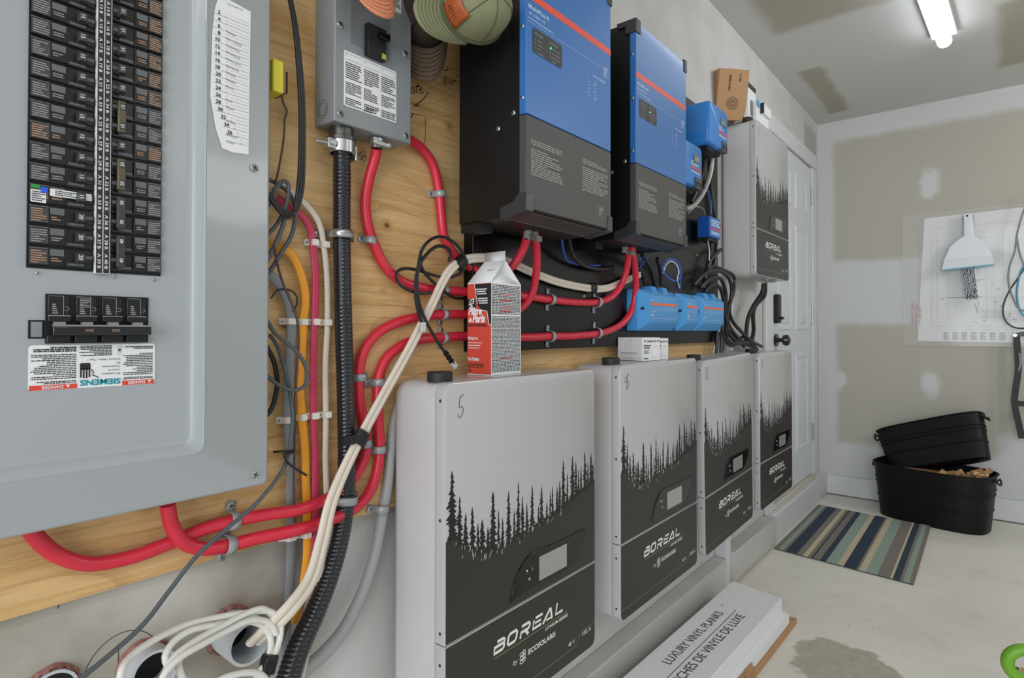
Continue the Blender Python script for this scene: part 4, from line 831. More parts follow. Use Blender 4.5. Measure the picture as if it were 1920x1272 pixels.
# white cable coil at the lower left
WC = 'white cables coiled by the wall pipes'
coil = [([(225,1290,.84),(228,1258,.84),(245,1232,.85),(290,1200,.86),(350,1172,.87),(410,1158,.87),(460,1150,.865),(500,1146,.86),(523,1160,.855),(526,1190,.85),(518,1220,.845),(508,1240,.842),(500,1262,.84)], 'outer white cable arcing over the two wall pipes'),
        ([(310,1290,.835),(313,1255,.838),(335,1225,.845),(380,1195,.852),(425,1170,.857),(460,1152,.86),(490,1142,.86),(505,1150,.86),(520,1175,.855),(523,1205,.85),(512,1235,.845)], 'second white cable of the coil, highest at its right end'),
        ([(318,1255,.845),(310,1232,.85),(325,1205,.858),(360,1182,.862),(410,1172,.862),(455,1165,.862),(490,1172,.86),(506,1195,.855),(509,1222,.85),(503,1245,.846),(490,1268,.84)], 'innermost white cable ring of the coil'),
        ([(350,1290,.84),(338,1262,.845),(335,1240,.85),(352,1212,.857),(395,1186,.862),(440,1163,.865),(480,1160,.862),(502,1180,.858),(508,1210,.85),(500,1240,.846),(486,1262,.842),(474,1290,.84)], 'lower white cable of the coil, passing before the round pipe'),
        ([(298,1290,.83),(310,1262,.832),(340,1232,.836),(385,1206,.842),(430,1182,.85),(470,1164,.853),(505,1168,.853),(518,1190,.85)], 'thin white cable lying in front of the pink insulation'),
        ([(390,1290,.82),(420,1272,.82),(460,1262,.82),(490,1266,.82),(505,1285,.82)], 'short white cable at the lower edge below the coil')]
for px, lab in coil: cable('coiled_cable', lab, px, None, 12, M_WCAB, group=WC, n=12)
for k, (px, lab) in enumerate((([(560,1290,.88),(572,1240,.885),(582,1180,.89),(596,1110,.90),(606,1040,.91),(612,980,.915)], 'cream cable hanging down beside the black ribbed conduit'), ([(497,1290,.86),(505,1262,.862),(514,1235,.866),(530,1200,.87),(548,1150,.88)], 'brown twisted wire running beside the white coil'))):
    cable('thin_cable', lab, px, None, 11 if k == 0 else 6, M_CREAM if k == 0 else M_BROWN)
q = M(); c0 = P(503, 1246, .843); q.obox(c0, (.3,0,1), (1,0,-.3), (0,1,0), .013, .010, .009); solo('tape_wrap', q, M_BLACK, 'black tape wrapped round the bottom of the white cable coil', 'tape', bevel=.003)
# pipes through the wall
def wall_pipe(px, py, Yr, r, label):
    c = P(px, py, Yr); R = thing('wall_pipe', (c.x, YW, c.z-r), label, 'pipe', 'pipes through the wall'); q = M()
    q.lathe([(r*.86, 0), (r*.86, YW-Yr), (r, YW-Yr), (r, 0), (r*.86, 0)][::-1], (c.x, YW, c.z), (0,-1,0), 32); part('pipe_wall', q, M_PVC, R)
    q = M(); q.cyl((c.x, YW-.002, c.z), (c.x, YW-.006, c.z), r*.86, 24); part('dark_inside', q, M_DARK, R)
    q = M(); rn = random.Random(px); rings = []
    for k in range(40):
        a = 2*PI*k/40; j = [rn.random() for _ in range(4)]
        rings.append([Vector((c.x+math.cos(a)*rr, y_, c.z+math.sin(a)*rr)) for rr, y_ in ((r*.98, YW-.004), (r*(1.02+.06*j[0]), YW-.010*j[1]-.003), (r*(1.08+.08*j[2]), YW-.008*j[3]-.002), (r*(1.13+.10*j[0]), YW-.0005))])
    n = 4; vs = [v for rg in rings for v in rg]; q.add(vs, [(i*n+k, ((i+1) % 40)*n+k, ((i+1) % 40)*n+k+1, i*n+k+1) for i in range(40) for k in range(3)])
    part('insulation_ring', q, mat('pink_insulation', (140, 98, 88), .95, noise=.85, nscale=55, bump=.5, bscale=150), R, smooth=10, label='ragged pink insulation around the pipe')
    return R
wall_pipe(468, 1208, .895, .033, 'grey plastic pipe holding the cream cables, ringed with pink insulation')
wall_pipe(291, 1262, .925, .031, 'lower grey pipe with a black opening inside the white coil')
wall_pipe(100, 1300, .955, .028, 'ragged pipe hole at the bottom left edge of the wall')
q = M(); ff = WF(0, YW, 0); c0 = P(230, 1268, YW)
ribbon(q, [(c0.x+.05*math.cos(t), c0.z+.062*math.sin(t)) for t in [.3+i*.15 for i in range(17)]], .0009, ff, .0006); a = P(222, 1210, YW); ribbon(q, [(a.x, a.z), (a.x, a.z-.06)], .0009, ff, .0006)
a = P(355, 1216, YW); b = P(408, 1197, YW); ribbon(q, [(a.x, a.z), (b.x, b.z)], .0009, ff, .0006); a = P(100, 1137, YW); ribbon(q, [(a.x, a.z), (a.x+.006, a.z+.003), (a.x+.005, a.z-.005)], .001, ff, .0006)
part('pencil_marks', q, M_PRINT, bpy.data.objects['wall_left'], org=(0,0,0))

# ------------------------------------------------------------------ clamps and clips
def clamp(px, py, Yb, ang, wpx, label, m=M_CLAMP, rise=None, group='metal cable clamps'):
    """two-hole strap: arch over a cable; ang = direction of the cable in the wall plane (radians from vertical); Yb = surface it is screwed to"""
    hc = rise or .013; c = P(px, py, Yb-hc); r = wpx/2*depth(c)/F_PX
    u = Vector((math.cos(ang), 0, math.sin(ang))); v = Vector((-math.sin(ang), 0, math.cos(ang))); o = Vector((c.x, Yb, c.z)); R = thing('cable_clamp', o, label, 'cable clamp', group)
    prof = [(-r*2.5, .0015), (-r*1.15, .0015)]+[(-r*1.14*math.cos(t), hc+r*1.16*math.sin(t)) for t in [i*PI/10 for i in range(11)]]+[(r*1.15, .0015), (r*2.5, .0015)]
    q = M(); hw = .0070; rings = []
    for s, e in ((-hw, 0), (-hw*.35, .0), (0, .0012), (hw*.35, .0), (hw, 0)):
        rings.append([o+u*a+v*s+Vector((0,-1,0))*(b+e) for a, b in prof])
    n = len(prof); vs = [x for rg in rings for x in rg]; q.add(vs, [(k*n+i, k*n+i+1, (k+1)*n+i+1, (k+1)*n+i) for k in range(4) for i in range(n-1)])
    st_ = part('strap', q, m, R); sl = st_.modifiers.new('solid', 'SOLIDIFY'); sl.thickness = .0014; sl.offset = 1
    for s in (-1, 1): slot_screw(R, o+u*r*1.9*s+Vector((0,-.0022,0)), (0,-1,0), .0042)
    return R
cl = [(695,452,YP,-.25,17,'grey clamp on the red cable left of the network coil, beside the black conduit'),(825,364,YP,.1,17,'topmost grey clamp, on the red cable below the handwritten arrow'),
 (833,545,YP,1.5,16.5,'upper of three stacked clamps left of the plaster carton'),(832,590,YP,1.5,16.5,'middle of three stacked clamps left of the plaster carton'),(832,634,YP,1.5,16.5,'lower of three stacked clamps left of the plaster carton'),
 (674,708,YP,.05,20,'left clamp of the pair on the two red cables where they turn down'),(710,717,YP,.05,20,'right clamp of the pair above battery 5, crossed by the cream cables'),
 (684,832,YP,.1,20,'clamp half hidden behind the taped cream cables'),(711,843,YP,0,20,'clamp on the red cable just left of the grey flexible conduit'),
 (437,978,YP,1.35,27,'upper clamp on the red cables under the breaker panel, crossed by the dark cable'),(430,1023,YP,1.35,27,'lower clamp on the red cables under the breaker panel'),
 (1033,562,YB,1.5,16.5,'upper left clamp on the black board right of the carton'),(1120,567,YB,1.5,16.5,'upper right clamp on the black board below the farther inverter'),(1033,631,YB,1.5,16.5,'lower left clamp on the black board right of the carton'),(1120,625,YB,1.5,16.5,'lower right clamp on the black board above the small white boxes'),
 (641,440,YP,0,36,'bright steel strap across the middle of the black ribbed conduit'),(648,938,YP,-.1,36,'dull strap at the bottom of the plywood on the black ribbed conduit'),(716,955,YP,-.15,21,'grey strap holding the light grey flexible conduit')]
for (a, b, yb, an, wp, lab) in cl: clamp(a, b, yb, an, wp, lab, M_STEEL if 'steel' in lab else M_CLAMP, rise=(.027 if wp == 36 else .020 if wp == 27 else .013))
names_c = ['light grey', 'orange', 'crimson', 'off-white']
rows = [('top', [(None), (None), (590,455), (611,459)]), ('second', [(546,603), (570,604), (593,604), (615,605)]), ('third', [(541,788), (568,783), (591,780), (614,778)]), ('lowest', [(546,1008), (576,1003), None, None])]
for rn_, row in rows:
    for nm, pz in zip(names_c, row):
        if pz is None: continue
        c = P(pz[0], pz[1], .930); R = thing('cable_clip', (c.x, YP, c.z), 'white plastic clip on the %s cable, %s row of clips' % (nm, rn_), 'cable clip', 'white plastic cable clips'); hw = .0108 if nm != 'light grey' else .0135
        q = M(); f = WF(c.x, YP, c.z); pr_ = [(-hw*1.25, 0), (-hw*1.25, .006), (-hw*.8, .009), (-hw*.55, .021), (hw*.55, .021), (hw*.8, .009), (hw*1.25, .006), (hw*1.25, 0)]
        q.loft([[f(u, -.0058, h) for u, h in pr_], [f(u, .0058, h) for u, h in pr_]]); part('clip_body', q, M_CLIP, R, bevel=.0015)
        for s in (-1, 1): slot_screw(R, f(s*hw*1.02, 0, .0075), (0,-1,0), .0030)
# yellow box behind the breaker panel
yb_ = thing('yellow_device', P(512, 190, .91), 'small yellow and tan box sticking out from behind the breaker panel', 'device')
a, b = P(500, 115, .90), P(520, 182, .90); q = M(); q.box(a.x, b.x, .88, .93, b.z, a.z); part('yellow_case', q, mat('yellow_plastic', (206, 196, 50), .4), yb_, bevel=.002)
a, b = P(521, 138, .905), P(530, 178, .905); q = M(); q.box(P(515,140,.905).x, b.x, .895, .93, b.z, a.z); part('tan_side', q, mat('tan_plastic', (176, 138, 92), .5), yb_); q = M(); q.box(b.x, b.x+.002, .893, .93, b.z, a.z+.002); part('dark_edge', q, M_BLACK, yb_)

# ================================================================== caps
def cap(loc, fwd, up, mc, mb, label, size=1, patch=False, under=None):
    R = thing('baseball_cap', loc, label, 'cap'); fwd = Vector(fwd).normalized(); up = Vector(up); up = (up-fwd*up.dot(fwd)).normalized(); sd = up.cross(fwd); o = Vector(loc)
    T = lambda x, y, z: o+(fwd*x+sd*y+up*z)*size
    q = M(); n = 36; rings = []
    for k in range(11):
        ph = k/10*PI/2; rr = math.cos(ph)**.82 if k < 10 else .001; z = .112*math.sin(ph)
        rings.append([T((.098+.006*math.sin(2*ph))*rr*math.cos(t), .078*rr*math.sin(t), z) for t in [2*PI*i/n for i in range(n)]])
    q.loft(rings, cap=False); cr = part('crown', q, mc, R, smooth=60); s_ = cr.modifiers.new('s', 'SOLIDIFY'); s_.thickness = .002
    q = M(); cols = []
    for i in range(25):
        t = -1+2*i/24; a = t*1.18; x0, y0 = .096*math.cos(a), .077*math.sin(a); w_ = (1-abs(t)**2.6); col = []
        for j in range(7):
            s2 = j/6; x = x0+s2*w_*.092; y = y0*(1+.10*s2*w_); z = -.0-.030*(y/.078)**2*(.25+.75*s2)+.004*s2; col.append((x, y, z))
        cols.append(col)
    for h in (0,): q.add([T(*c) for col in cols for c in col], [(i*7+j, i*7+j+1, (i+1)*7+j+1, (i+1)*7+j) for i in range(24) for j in range(6)])
    br = part('brim', q, mb, R, smooth=60); s_ = br.modifiers.new('s', 'SOLIDIFY'); s_.thickness = .0032*size; s_.offset = 0
    q = M()
    for j in range(1, 7):
        s2 = .12+j*.125; pts = []
        for i in range(1, 24):
            t = -1+2*i/24; a = t*1.18; w_ = (1-abs(t)**2.6); x0, y0 = .096*math.cos(a), .077*math.sin(a); y = y0*(1+.10*s2*w_); pts.append((x0+s2*w_*.092, y, -.030*(y/.078)**2*(.25+.75*s2)+.004*s2+.0021))
        q.tube([T(*p) for p in pts], .0005, n=4, raw=True)
    part('brim_stitching', q, under or M_BLACK, R)
    q = M(); q.tube([T(.099*math.cos(t), .079*math.sin(t), .004) for t in [2*PI*i/40 for i in range(41)]], .0032, n=6, raw=True); part('sweatband', q, under or mb, R)
    for a in (0, PI/3, 2*PI/3, PI, -PI/3, -2*PI/3):
        q = M(); q.tube([T((.099+.006*math.sin(2*ph))*math.cos(ph)**.82*math.cos(a+.5), .079*math.cos(ph)**.82*math.sin(a+.5), .113*math.sin(ph)) for ph in [i*PI/2/12 for i in range(12)]], .0008, n=4, raw=True); part('seam', q, under or mb, R)
    q = M(); q.lathe([(.0065, 0), (.005, .004), (.0001, .005)], T(0, 0, .112), up, 14); part('top_button', q, mc, R)
    if patch:
        q = M(); vs = []; nu, nv = 8, 6; g_ = []
        for j in range(nv+1):
            for i in range(nu+1):
                a = (-.24+.84*i/nu); ph = .16+.55*j/nv; rr = math.cos(ph)**.82; g_.append(T((.1005+.006*math.sin(2*ph))*rr*math.cos(a), .0805*rr*math.sin(a), .115*math.sin(ph)))
        q.add(g_, [(j*(nu+1)+i, j*(nu+1)+i+1, (j+1)*(nu+1)+i+1, (j+1)*(nu+1)+i) for j in range(nv) for i in range(nu)])
        p_ = part('leather_patch', q, mat('brown_leather', (160, 78, 36), .5, noise=.25, nscale=60), R, smooth=60, label='stitched brown leather patch'); s_ = p_.modifiers.new('s', 'SOLIDIFY'); s_.thickness = .002; s_.offset = 1
        def onp(a, ph, k=1.035): a += .18; rr = math.cos(ph)**.82; return T((.099*k+.006*math.sin(2*ph))*rr*math.cos(a), .079*k*rr*math.sin(a), .113*k*math.sin(ph))
        q = M(); bd = [(-.38,.19),(.38,.19),(.38,.67),(-.38,.67),(-.38,.19)]; pts = []
        for (a0, p0), (a1, p1) in zip(bd, bd[1:]): pts += [onp(a0+(a1-a0)*i/6, p0+(p1-p0)*i/6) for i in range(6)]
        q.tube(pts+[pts[0]], .0005, n=4, raw=True)
        for k in range(5): q.tube([onp(-.20+.1*k, .30, 1.035), onp(-.22+.1*k, .36+.03*(k % 3), 1.035), onp(-.12+.07*k, .42, 1.035)], .0012, n=4)
        q.tube([onp(.0, .42), onp(.12, .50), onp(.10, .60)], .0008, n=4); q.tube([onp(-.30, .60), onp(.05, .62)], .0011, n=4); q.tube([onp(-.28, .24), onp(.25, .24)], .0009, n=4)
        part('patch_engraving', q, mat('burnt_leather', (70, 30, 16), .6), R)
    return R
M_OLIVE = mat('olive_cotton', (128, 130, 98), .85, noise=.12, nscale=500, bump=.3, bscale=900); M_OLIVE2 = mat('olive_thread', (84, 86, 62), .8)
M_DBR = mat('dark_brown_cotton', (60, 48, 42), .85, noise=.1, nscale=400); M_TAN = mat('tan_cap_cotton', (104, 86, 70), .85, noise=.1, nscale=400)
M_PEACH = mat('peach_cotton', (206, 132, 96), .8, noise=.06, nscale=300)
# spruce nails carry them
gc = cap(P(887, 28, .77), (-.929, .232, -.296), (-.248, -.943, .041), M_OLIVE, M_OLIVE, 'olive green cap with a brown leather patch hanging left of the nearer inverter', patch=True, under=M_OLIVE2, size=.70)
dc = cap(P(792, 14, .905), (.05, .02, -1), (-.5, -.85, .05), M_DBR, M_TAN, 'dark brown cap hanging half hidden behind the olive green one', size=.80, under=M_BLACK)
oc = cap(P(688, -98, .835), (.05, -.25, -1), (-.1, -1, .2), M_PEACH, M_PEACH, 'peach coloured cap at the top edge over the disconnect box', size=.72, under=mat('peach_thread', (150, 92, 66), .8))

# ================================================================== plaster carton
def carton():
    z0, th, s, h = 1.0325, math.radians(2), .106, .200; c = P(921, 700, .830); o = Vector((c.x, .830, z0)); u = Vector((math.cos(th), math.sin(th), 0)); v = Vector((-math.sin(th), math.cos(th), 0)); Z = Vector((0,0,1))
    s2 = .067
    R = thing('plaster_carton', o, 'red, black and white plaster carton with a gabled top, standing on battery 5', 'carton')
    q = M(); A, B, Cc, D = o, o+u*s, o+u*s+v*s2, o+v*s2; up = Z*h; q.add([A, B, Cc, D, A+up, B+up, Cc+up, D+up], [(0,3,2,1),(0,1,5,4),(1,2,6,5),(2,3,7,6),(3,0,4,7)])
    part('carton_body', q, M_LABEL, R)
    # gable: ridge parallel to v (seen end-on on the right face), with folded-in triangle
    r0, r1 = o+u*s*.5+up+Z*.052+v*.004, o+u*s*.5+v*(s2-.004)+up+Z*.052; q = M()
    rt = Z*.020; inn = o+u*s*.5+v*.026+up+Z*.030; inn2 = o+u*s*.5+v*(s2-.026)+up+Z*.030
    q.add([A+up, B+up, Cc+up, D+up, r0, r1, inn, inn2, r0+rt, r1+rt], [(0, 4, 5, 3), (1, 2, 5, 4), (0, 1, 6), (0, 6, 4), (1, 4, 6), (2, 3, 7), (3, 5, 7), (2, 7, 5), (4, 8, 9, 5)])
    g_ = part('gable_top', q, M_LABEL, R, smooth=5); sm = g_.modifiers.new('s', 'SOLIDIFY'); sm.thickness = .0012
    fl = Fr(D, -v, Z); fr_ = Fr(A, u, Z)      # left (red) face reading from the back edge to the front edge, right (text) face
    q = M(); q.rect(fl, 0, s2, .002, h-.002, .0004); part('red_print', q, mat('carton_red', (206, 74, 58), .5), R)
    q = M(); q.poly([(s2*.30, h-.003), (s2*.42, h*.76), (s2*.60, h*.70), (s2*.83, h*.69), (s2*.92, h*.545), (s2, h*.545), (s2, h-.003)], fl, .0007); q.poly([(0, h*.82), (s2*.33, h*.84), (s2*.38, h*.73), (0, h*.72)], fl, .0007); part('black_print', q, M_PRINT, R)
    q = M(); ribbon(q, [(s2*.30, h-.003), (s2*.43, h*.765)], .0015, fl, .001); ribbon(q, [(s2*.60, h*.70), (s2*.83, h*.69), (s2*.92, h*.545), (s2, h*.545)], .0018, fl, .001)
    q.poly([(s2*.06, h*.755), (s2*.28, h*.775), (s2*.30, h*.835), (s2*.08, h*.815)], fl, .001); q.poly([(s2*.14, h*.735), (s2*.22, h*.74), (s2*.22, h*.76), (s2*.14, h*.76)], fl, .001)
    text(q, 'Plâtre', fl, s2*.05, h*.655, .0155, width=s2*.56, h=.0012, bold=.05, shear=.18); text(q, 'de', fl, s2*.04, h*.575, .010, width=s2*.15, h=.0012, bold=.05, shear=.18); text(q, 'Paris', fl, s2*.22, h*.572, .0165, width=s2*.52, h=.0012, bold=.05, shear=.18)
    text(q, 'Mélange à sec', fl, s2*.03, h*.385, .006, width=s2*.42, h=.001, bold=.03); text(q, "Pour l'intérieur", fl, s2*.03, h*.155, .0075, width=s2*.48, h=.001, bold=.03)
    for i in range(3): fine(q, fl, s2*.04, s2*(.62-.05*i), h*(.343-.028*i), h*(.352-.028*i), 1, .001, fill=1, ragged=False)
    for k in range(3): fine(q, fl, s2*(.36+.03*k), s2*(.82-.04*(k % 2)), h*(.92-.025*k), h*(.935-.025*k), 1, .001, ragged=False, fill=.9)
    for k in range(3): fine(q, fl, s2*(.44+.03*k), s2*.86, h*(.82-.025*k), h*(.835-.025*k), 1, .001, ragged=False, fill=.9)
    part('white_lettering', q, M_LABEL, R)
    q = M(); text(q, 'QUALITÉ PROFESSIONNELLE', fl, s2*.03, h*.525, .0060, width=s2*.80, h=.001, bold=.03); text(q, 'DAP', fl, s2*.085, h*.775, .0075, width=s2*.18, h=.0013, bold=.05, ang=.08)
    text(q, '1,8 kg', fl, s2*.03, h*.035, .0055, h=.001, width=s2*.14); fine(q, fl, s2*.03, s2*.7, h*.075, h*.125, 3, .001)
    rn = random.Random(5); fine(q, fr_, .002, s-.003, h*.655, h-.004, 19, rnd=rn, ragged=False, fill=.55); fine(q, fr_, .002, s-.003, .006, h*.64, 40, rnd=rn, ragged=False, fill=.55)
    text(q, '20 MAI', Fr(A+up, v, (u*s*.5+Z*.052)), s2*.2, .038, .004, h=-.0016, width=.02)
    part('black_lettering', q, M_PRINT, R)
    q = M()
    for k in (.68, .72, .80, .86, .17): fine(q, fr_, .03, .07, h*k, h*k+.004, 1, .0009, rnd=rn, ragged=False)
    part('red_lettering', q, M_REDP, R)
carton()
# two small white boxes on battery 4
def small_box(o, u, v, a, b, h, label, two):
    R = thing('small_white_box', o, label, 'box', 'small white boxes on battery 4'); Z = Vector((0,0,1)); q = M(); A, B, Cc, D = o, o+u*a, o+u*a+v*b, o+v*b; up = Z*h
    q.add([A, B, Cc, D, A+up, B+up, Cc+up, D+up], [(0,3,2,1),(4,5,6,7),(0,1,5,4),(1,2,6,5),(2,3,7,6),(3,0,4,7)]); part('box_body', q, M_LABEL, R, bevel=.0008)
    f = Fr(A, u, Z); q = M(); text(q, 'CALEFACTIO', f, a*.22, h*.80, .0055, width=a*.55, h=.0012, bold=.03); q.poly([(a*.10, h*.84), (a*.14, h*.79), (a*.18, h*.84), (a*.14, h*.92)], f, .0012); q.rect(f, a*.83, a*.92, h*.82, h*.88, .0012)
    text(q, 'Engineered', f, a*.08, h*.62, .0055, width=a*.40, h=.0012, bold=.03); text(q, 'metering', f, a*.08, h*.52, .0055, width=a*.34, h=.0012, bold=.03); fine(q, f, a*.08, a*.38, h*.30, h*.46, 3, .0012); fine(q, f, a*.08, a*.34, h*.08, h*.12, 1, .0012, fill=1)
    part('lettering', q, M_PRINT, R); q = M(); ribbon(q, [(a*.52, h*.15), (a*.50, h*.45), (a*.62, h*.58), (a*.80, h*.60), (a*.90, h*.52), (a*.92, h*.15), (a*.52, h*.15)], .0006, f, .0012); ribbon(q, [(a*.62, h*.58), (a*.78, h*.66), (a*.88, h*.60)], .0006, f, .0012)
    if two:
        f2 = Fr(D, -v, Z); ribbon(q, [(b*.30, h*.70), (b*.45, h*.62), (b*.62, h*.72), (b*.48, h*.82), (b*.30, h*.70)], .0007, f2, .0012); ribbon(q, [(b*.32, h*.66), (b*.32, h*.52), (b*.46, h*.44), (b*.60, h*.54), (b*.60, h*.68)], .0005, f2, .0012); ribbon(q, [(b*.40, h*.86), (b*.52, h*.90), (b*.62, h*.86)], .0008, f2, .0012)
        fine(q, f2, b*.12, b*.80, h*.28, h*.36, 2, .0012, fill=.6); fine(q, f2, b*.12, b*.8, h*.18, h*.21, 1, .0012); fine(q, f2, b*.12, b*.7, h*.08, h*.11, 1, .0012, fill=.8)
    part('line_drawing', q, M_GPRINT, R)
th = math.radians(-14); u_ = Vector((math.cos(th), math.sin(th), 0)); v_ = Vector((-math.sin(th), math.cos(th), 0)); o_ = P(1204, 677, .817); o_.z = 1.0375
small_box(o_, u_, v_, .082, .098, .070, 'left small white box with a line drawing on its side, on battery 4', True)
small_box(o_+u_*.089+v_*.03, u_, v_, .070, .07, .067, 'right small white box tucked behind its twin on battery 4', False)

# ================================================================== blue modules on the black board
def busbar(pxl, pxr, label, model, wide):
    a, b = P(pxl, 560, .85), P(pxr, 565, .85); x0, x1 = a.x-.032, b.x+.012; z0, z1 = 1.128, 1.262
    R = thing('busbar_module', ((x0+x1)/2, YB, z0), label, 'busbar', 'blue busbar modules'); f = Fr((x0, YB, 0), (1,0,0), (0,0,1)); W_ = x1-x0; q = M()
    rings = [[f(u, v, h) for u, v in rrect(i, W_-i*.6, z0+j, z1-j*.7, .004, 3)] for i, j, h in ((0, 0, 0), (0, 0, .036), (.004, .002, .038), (.026, .026, .064), (.029, .028, .065))]
    q.loft(rings); part('cover', q, M_BLUE2, R, smooth=30)
    for k in ((.30, .62) if wide else (.5,)):
        if not wide: continue
        u = W_*k; q = M(); q.loft([[f(u, z1-.03, .02), f(u+.032, z1-.03, .02), f(u+.032, z1-.024, .060), f(u, z1-.024, .060)], [f(u, z1+.012, .012), f(u+.032, z1+.012, .012), f(u+.032, z1+.012, .046), f(u, z1+.012, .046)]]); part('cable_hood', q, M_BLUE2, R, bevel=.002)
    f2 = Fr((x0, YB-.065, 0), (1,0,0), (0,0,1)); u0, u1 = .034, W_-.022
    q = M(); q.rect(f2, u0, u1, z1-.052, z1-.044, .0005); part('stripe', q, mat('orange_print', (232, 112, 60), .5), R, label='orange stripe')
    q = M(); text(q, 'victron energy', f2, u0+.02, z1-.038, .0035, width=.034 if wide else .026); ribbon(q, [(u0+.003, z1-.034), (u0+.008, z1-.037), (u0+.014, z1-.034), (u0+.010, z1-.041), (u0+.006, z1-.041)], .002, f2)
    for k in range(7 if wide else 3): w2 = (u1-u0)/(6 if wide else 2); q.rect(f2, u0+k*w2*.98, u0+k*w2*.98+.002, z1-.062, z1-.058)
    ribbon(q, [(u0, z1-.066), (u1, z1-.066)], .0006, f2); text(q, 'Lynx Distributor' if wide and model == '1000' else 'Lynx', f2, u0, z1-.074, .0038, width=.045 if model == '1000' and wide else .02); text(q, model, f2, u0, z1-.089, .0095); ribbon(q, [(u0, z1-.094), (u1, z1-.094)], .0006, f2)
    part('lettering', q, M_WPRINT, R)
    q = M(); q.cyl(f2(.012, z1-.063, -.030), f2(.012, z1-.063, -.012), .004, 12); part('fixing_screw', q, M_BLACK, R)
busbar(1219, 1272, 'widest and nearest blue busbar module, above the small white boxes', '1000', True)
busbar(1288, 1310, 'narrow blue busbar module in the middle of the three', '1000', False)
busbar(1320, 1358, 'blue busbar module at the right end, beside the black cable bundle', '1500', True)
def charger(pl, label):
    x0, x1, z0, z1 = pl; y = .80; R = thing('solar_charger', ((x0+x1)/2, YB, z0), label, 'charge controller', 'blue solar charge controllers'); f = WF(0, y, 0); q = M()
    fb = Fr((0, YB, 0), (1,0,0), (0,0,1))
    rings = [[fb(u, v, h) for u, v in rrect(x0+i, x1-i, z0+i+j, z1-i, .016, 4)] for i, h, j in ((-.004, .012, 0), (0, .014, 0), (0, YB-y-.012, 0), (.003, YB-y-.003, 0), (.008, YB-y, 0))]
    q.loft(rings); part('case', q, M_BLUE3, R, smooth=45)
    q = M(); q.box(x0+.004, x1-.004, .895, YB, z0-.012, z1+.010); part('heat_sink', q, M_BLACK, R); q = M(); q.box(x0+.03, x1-.03, .82, .88, z0-.014, z0+.006); part('terminal_block', q, M_BLACK, R)
    cx = x1-.045; q = M(); q.prism(rrect(cx-.036, cx+.016, z1-.066, z1-.036, .004), f, .0015); ds = part('display', q, mat('display_grey', (96, 104, 112), .3), R); q = M(); q.prism(rrect(cx-.030, cx+.010, z1-.060, z1-.042, .002), f, .0022); part('display_glass', q, mat('display_glass', (140, 150, 146), .15), R)
    q = M(); q.rect(f, x1-.105, x1-.010, z0+.060, z0+.067, .0006); part('stripe', q, mat('orange_red_print', (226, 84, 62), .4), R, label='orange-red stripe')
    q = M(); fine(q, f, x1-.10, x1-.03, z0+.072, z0+.090, 2, .0006); fine(q, f, x1-.10, x1-.02, z0+.046, z0+.055, 1, .0006); text(q, '150/70', f, x1-.095, z0+.070, .006, h=.0006); part('lettering', q, M_WPRINT, R)
    q = M(); q.box(x1-.072, x1-.018, y-.003, y+.02, z0-.004, z0+.034); tb = part('terminal_cover', q, mat('terminal_grey', (70, 76, 82), .4), R)
    for k in range(4): q = M(); q.cyl((x1-.064+k*.0125, y-.0035, z0+.016), (x1-.064+k*.0125, y-.001, z0+.016), .0048, 12); q.box(x1-.066+k*.0125, x1-.062+k*.0125, y-.0035, y-.001, z0+.002, z0+.012); part('terminal_port', q, M_DARK, R)
    q = M(); fs = Fr((x0, 0, 0), (0,-1,0), (0,0,1)); ribbon(q, [(-.875, z0+.05), (-.845, z0+.05), (-.845, z1-.03), (-.875, z1-.03)], .001, fs, .0006, closed=True); fine(q, fs, -.873, -.847, z0+.052, z1-.032, 12, .0006); part('side_label', q, mat('faded_blue_print', (96, 140, 190), .5), R)
charger((2.105, 2.297, 1.815, 1.972), 'upper blue solar charge controller, in front of the brown carton')
charger((1.845, 2.037, 1.625, 1.775), 'lower blue solar charge controller, half hidden behind the farther inverter')
R = thing('battery_monitor', (2.29, YB, 1.49), 'small blue module mounted below the solar charge controllers', 'module')
q = M(); q.box(2.235, 2.35, .85, .90, 1.492, 1.572); part('case', q, mat('deep_blue_plastic', (24, 84, 172), .4), R, bevel=.003); f = WF(0, .85, 0)
q = M(); q.rect(f, 2.245, 2.348, 1.522, 1.528); part('stripe', q, mat('orange_red_print', (226, 84, 62), .4), R, label='orange-red stripe'); q = M(); q.rect(f, 2.245, 2.348, 1.532, 1.566, .0003); q.rect(f, 2.245, 2.348, 1.500, 1.519, .0003); part('pale_label', q, mat('pale_blue_label', (70, 140, 205), .5), R)
q = M(); fine(q, f, 2.25, 2.34, 1.535, 1.562, 3, .0008); fine(q, f, 2.25, 2.34, 1.503, 1.516, 2, .0008); part('fine_print', q, M_WPRINT, R); q = M(); q.box(2.245, 2.34, .86, .90, 1.480, 1.493); part('terminal_row', q, M_BLACK, R)
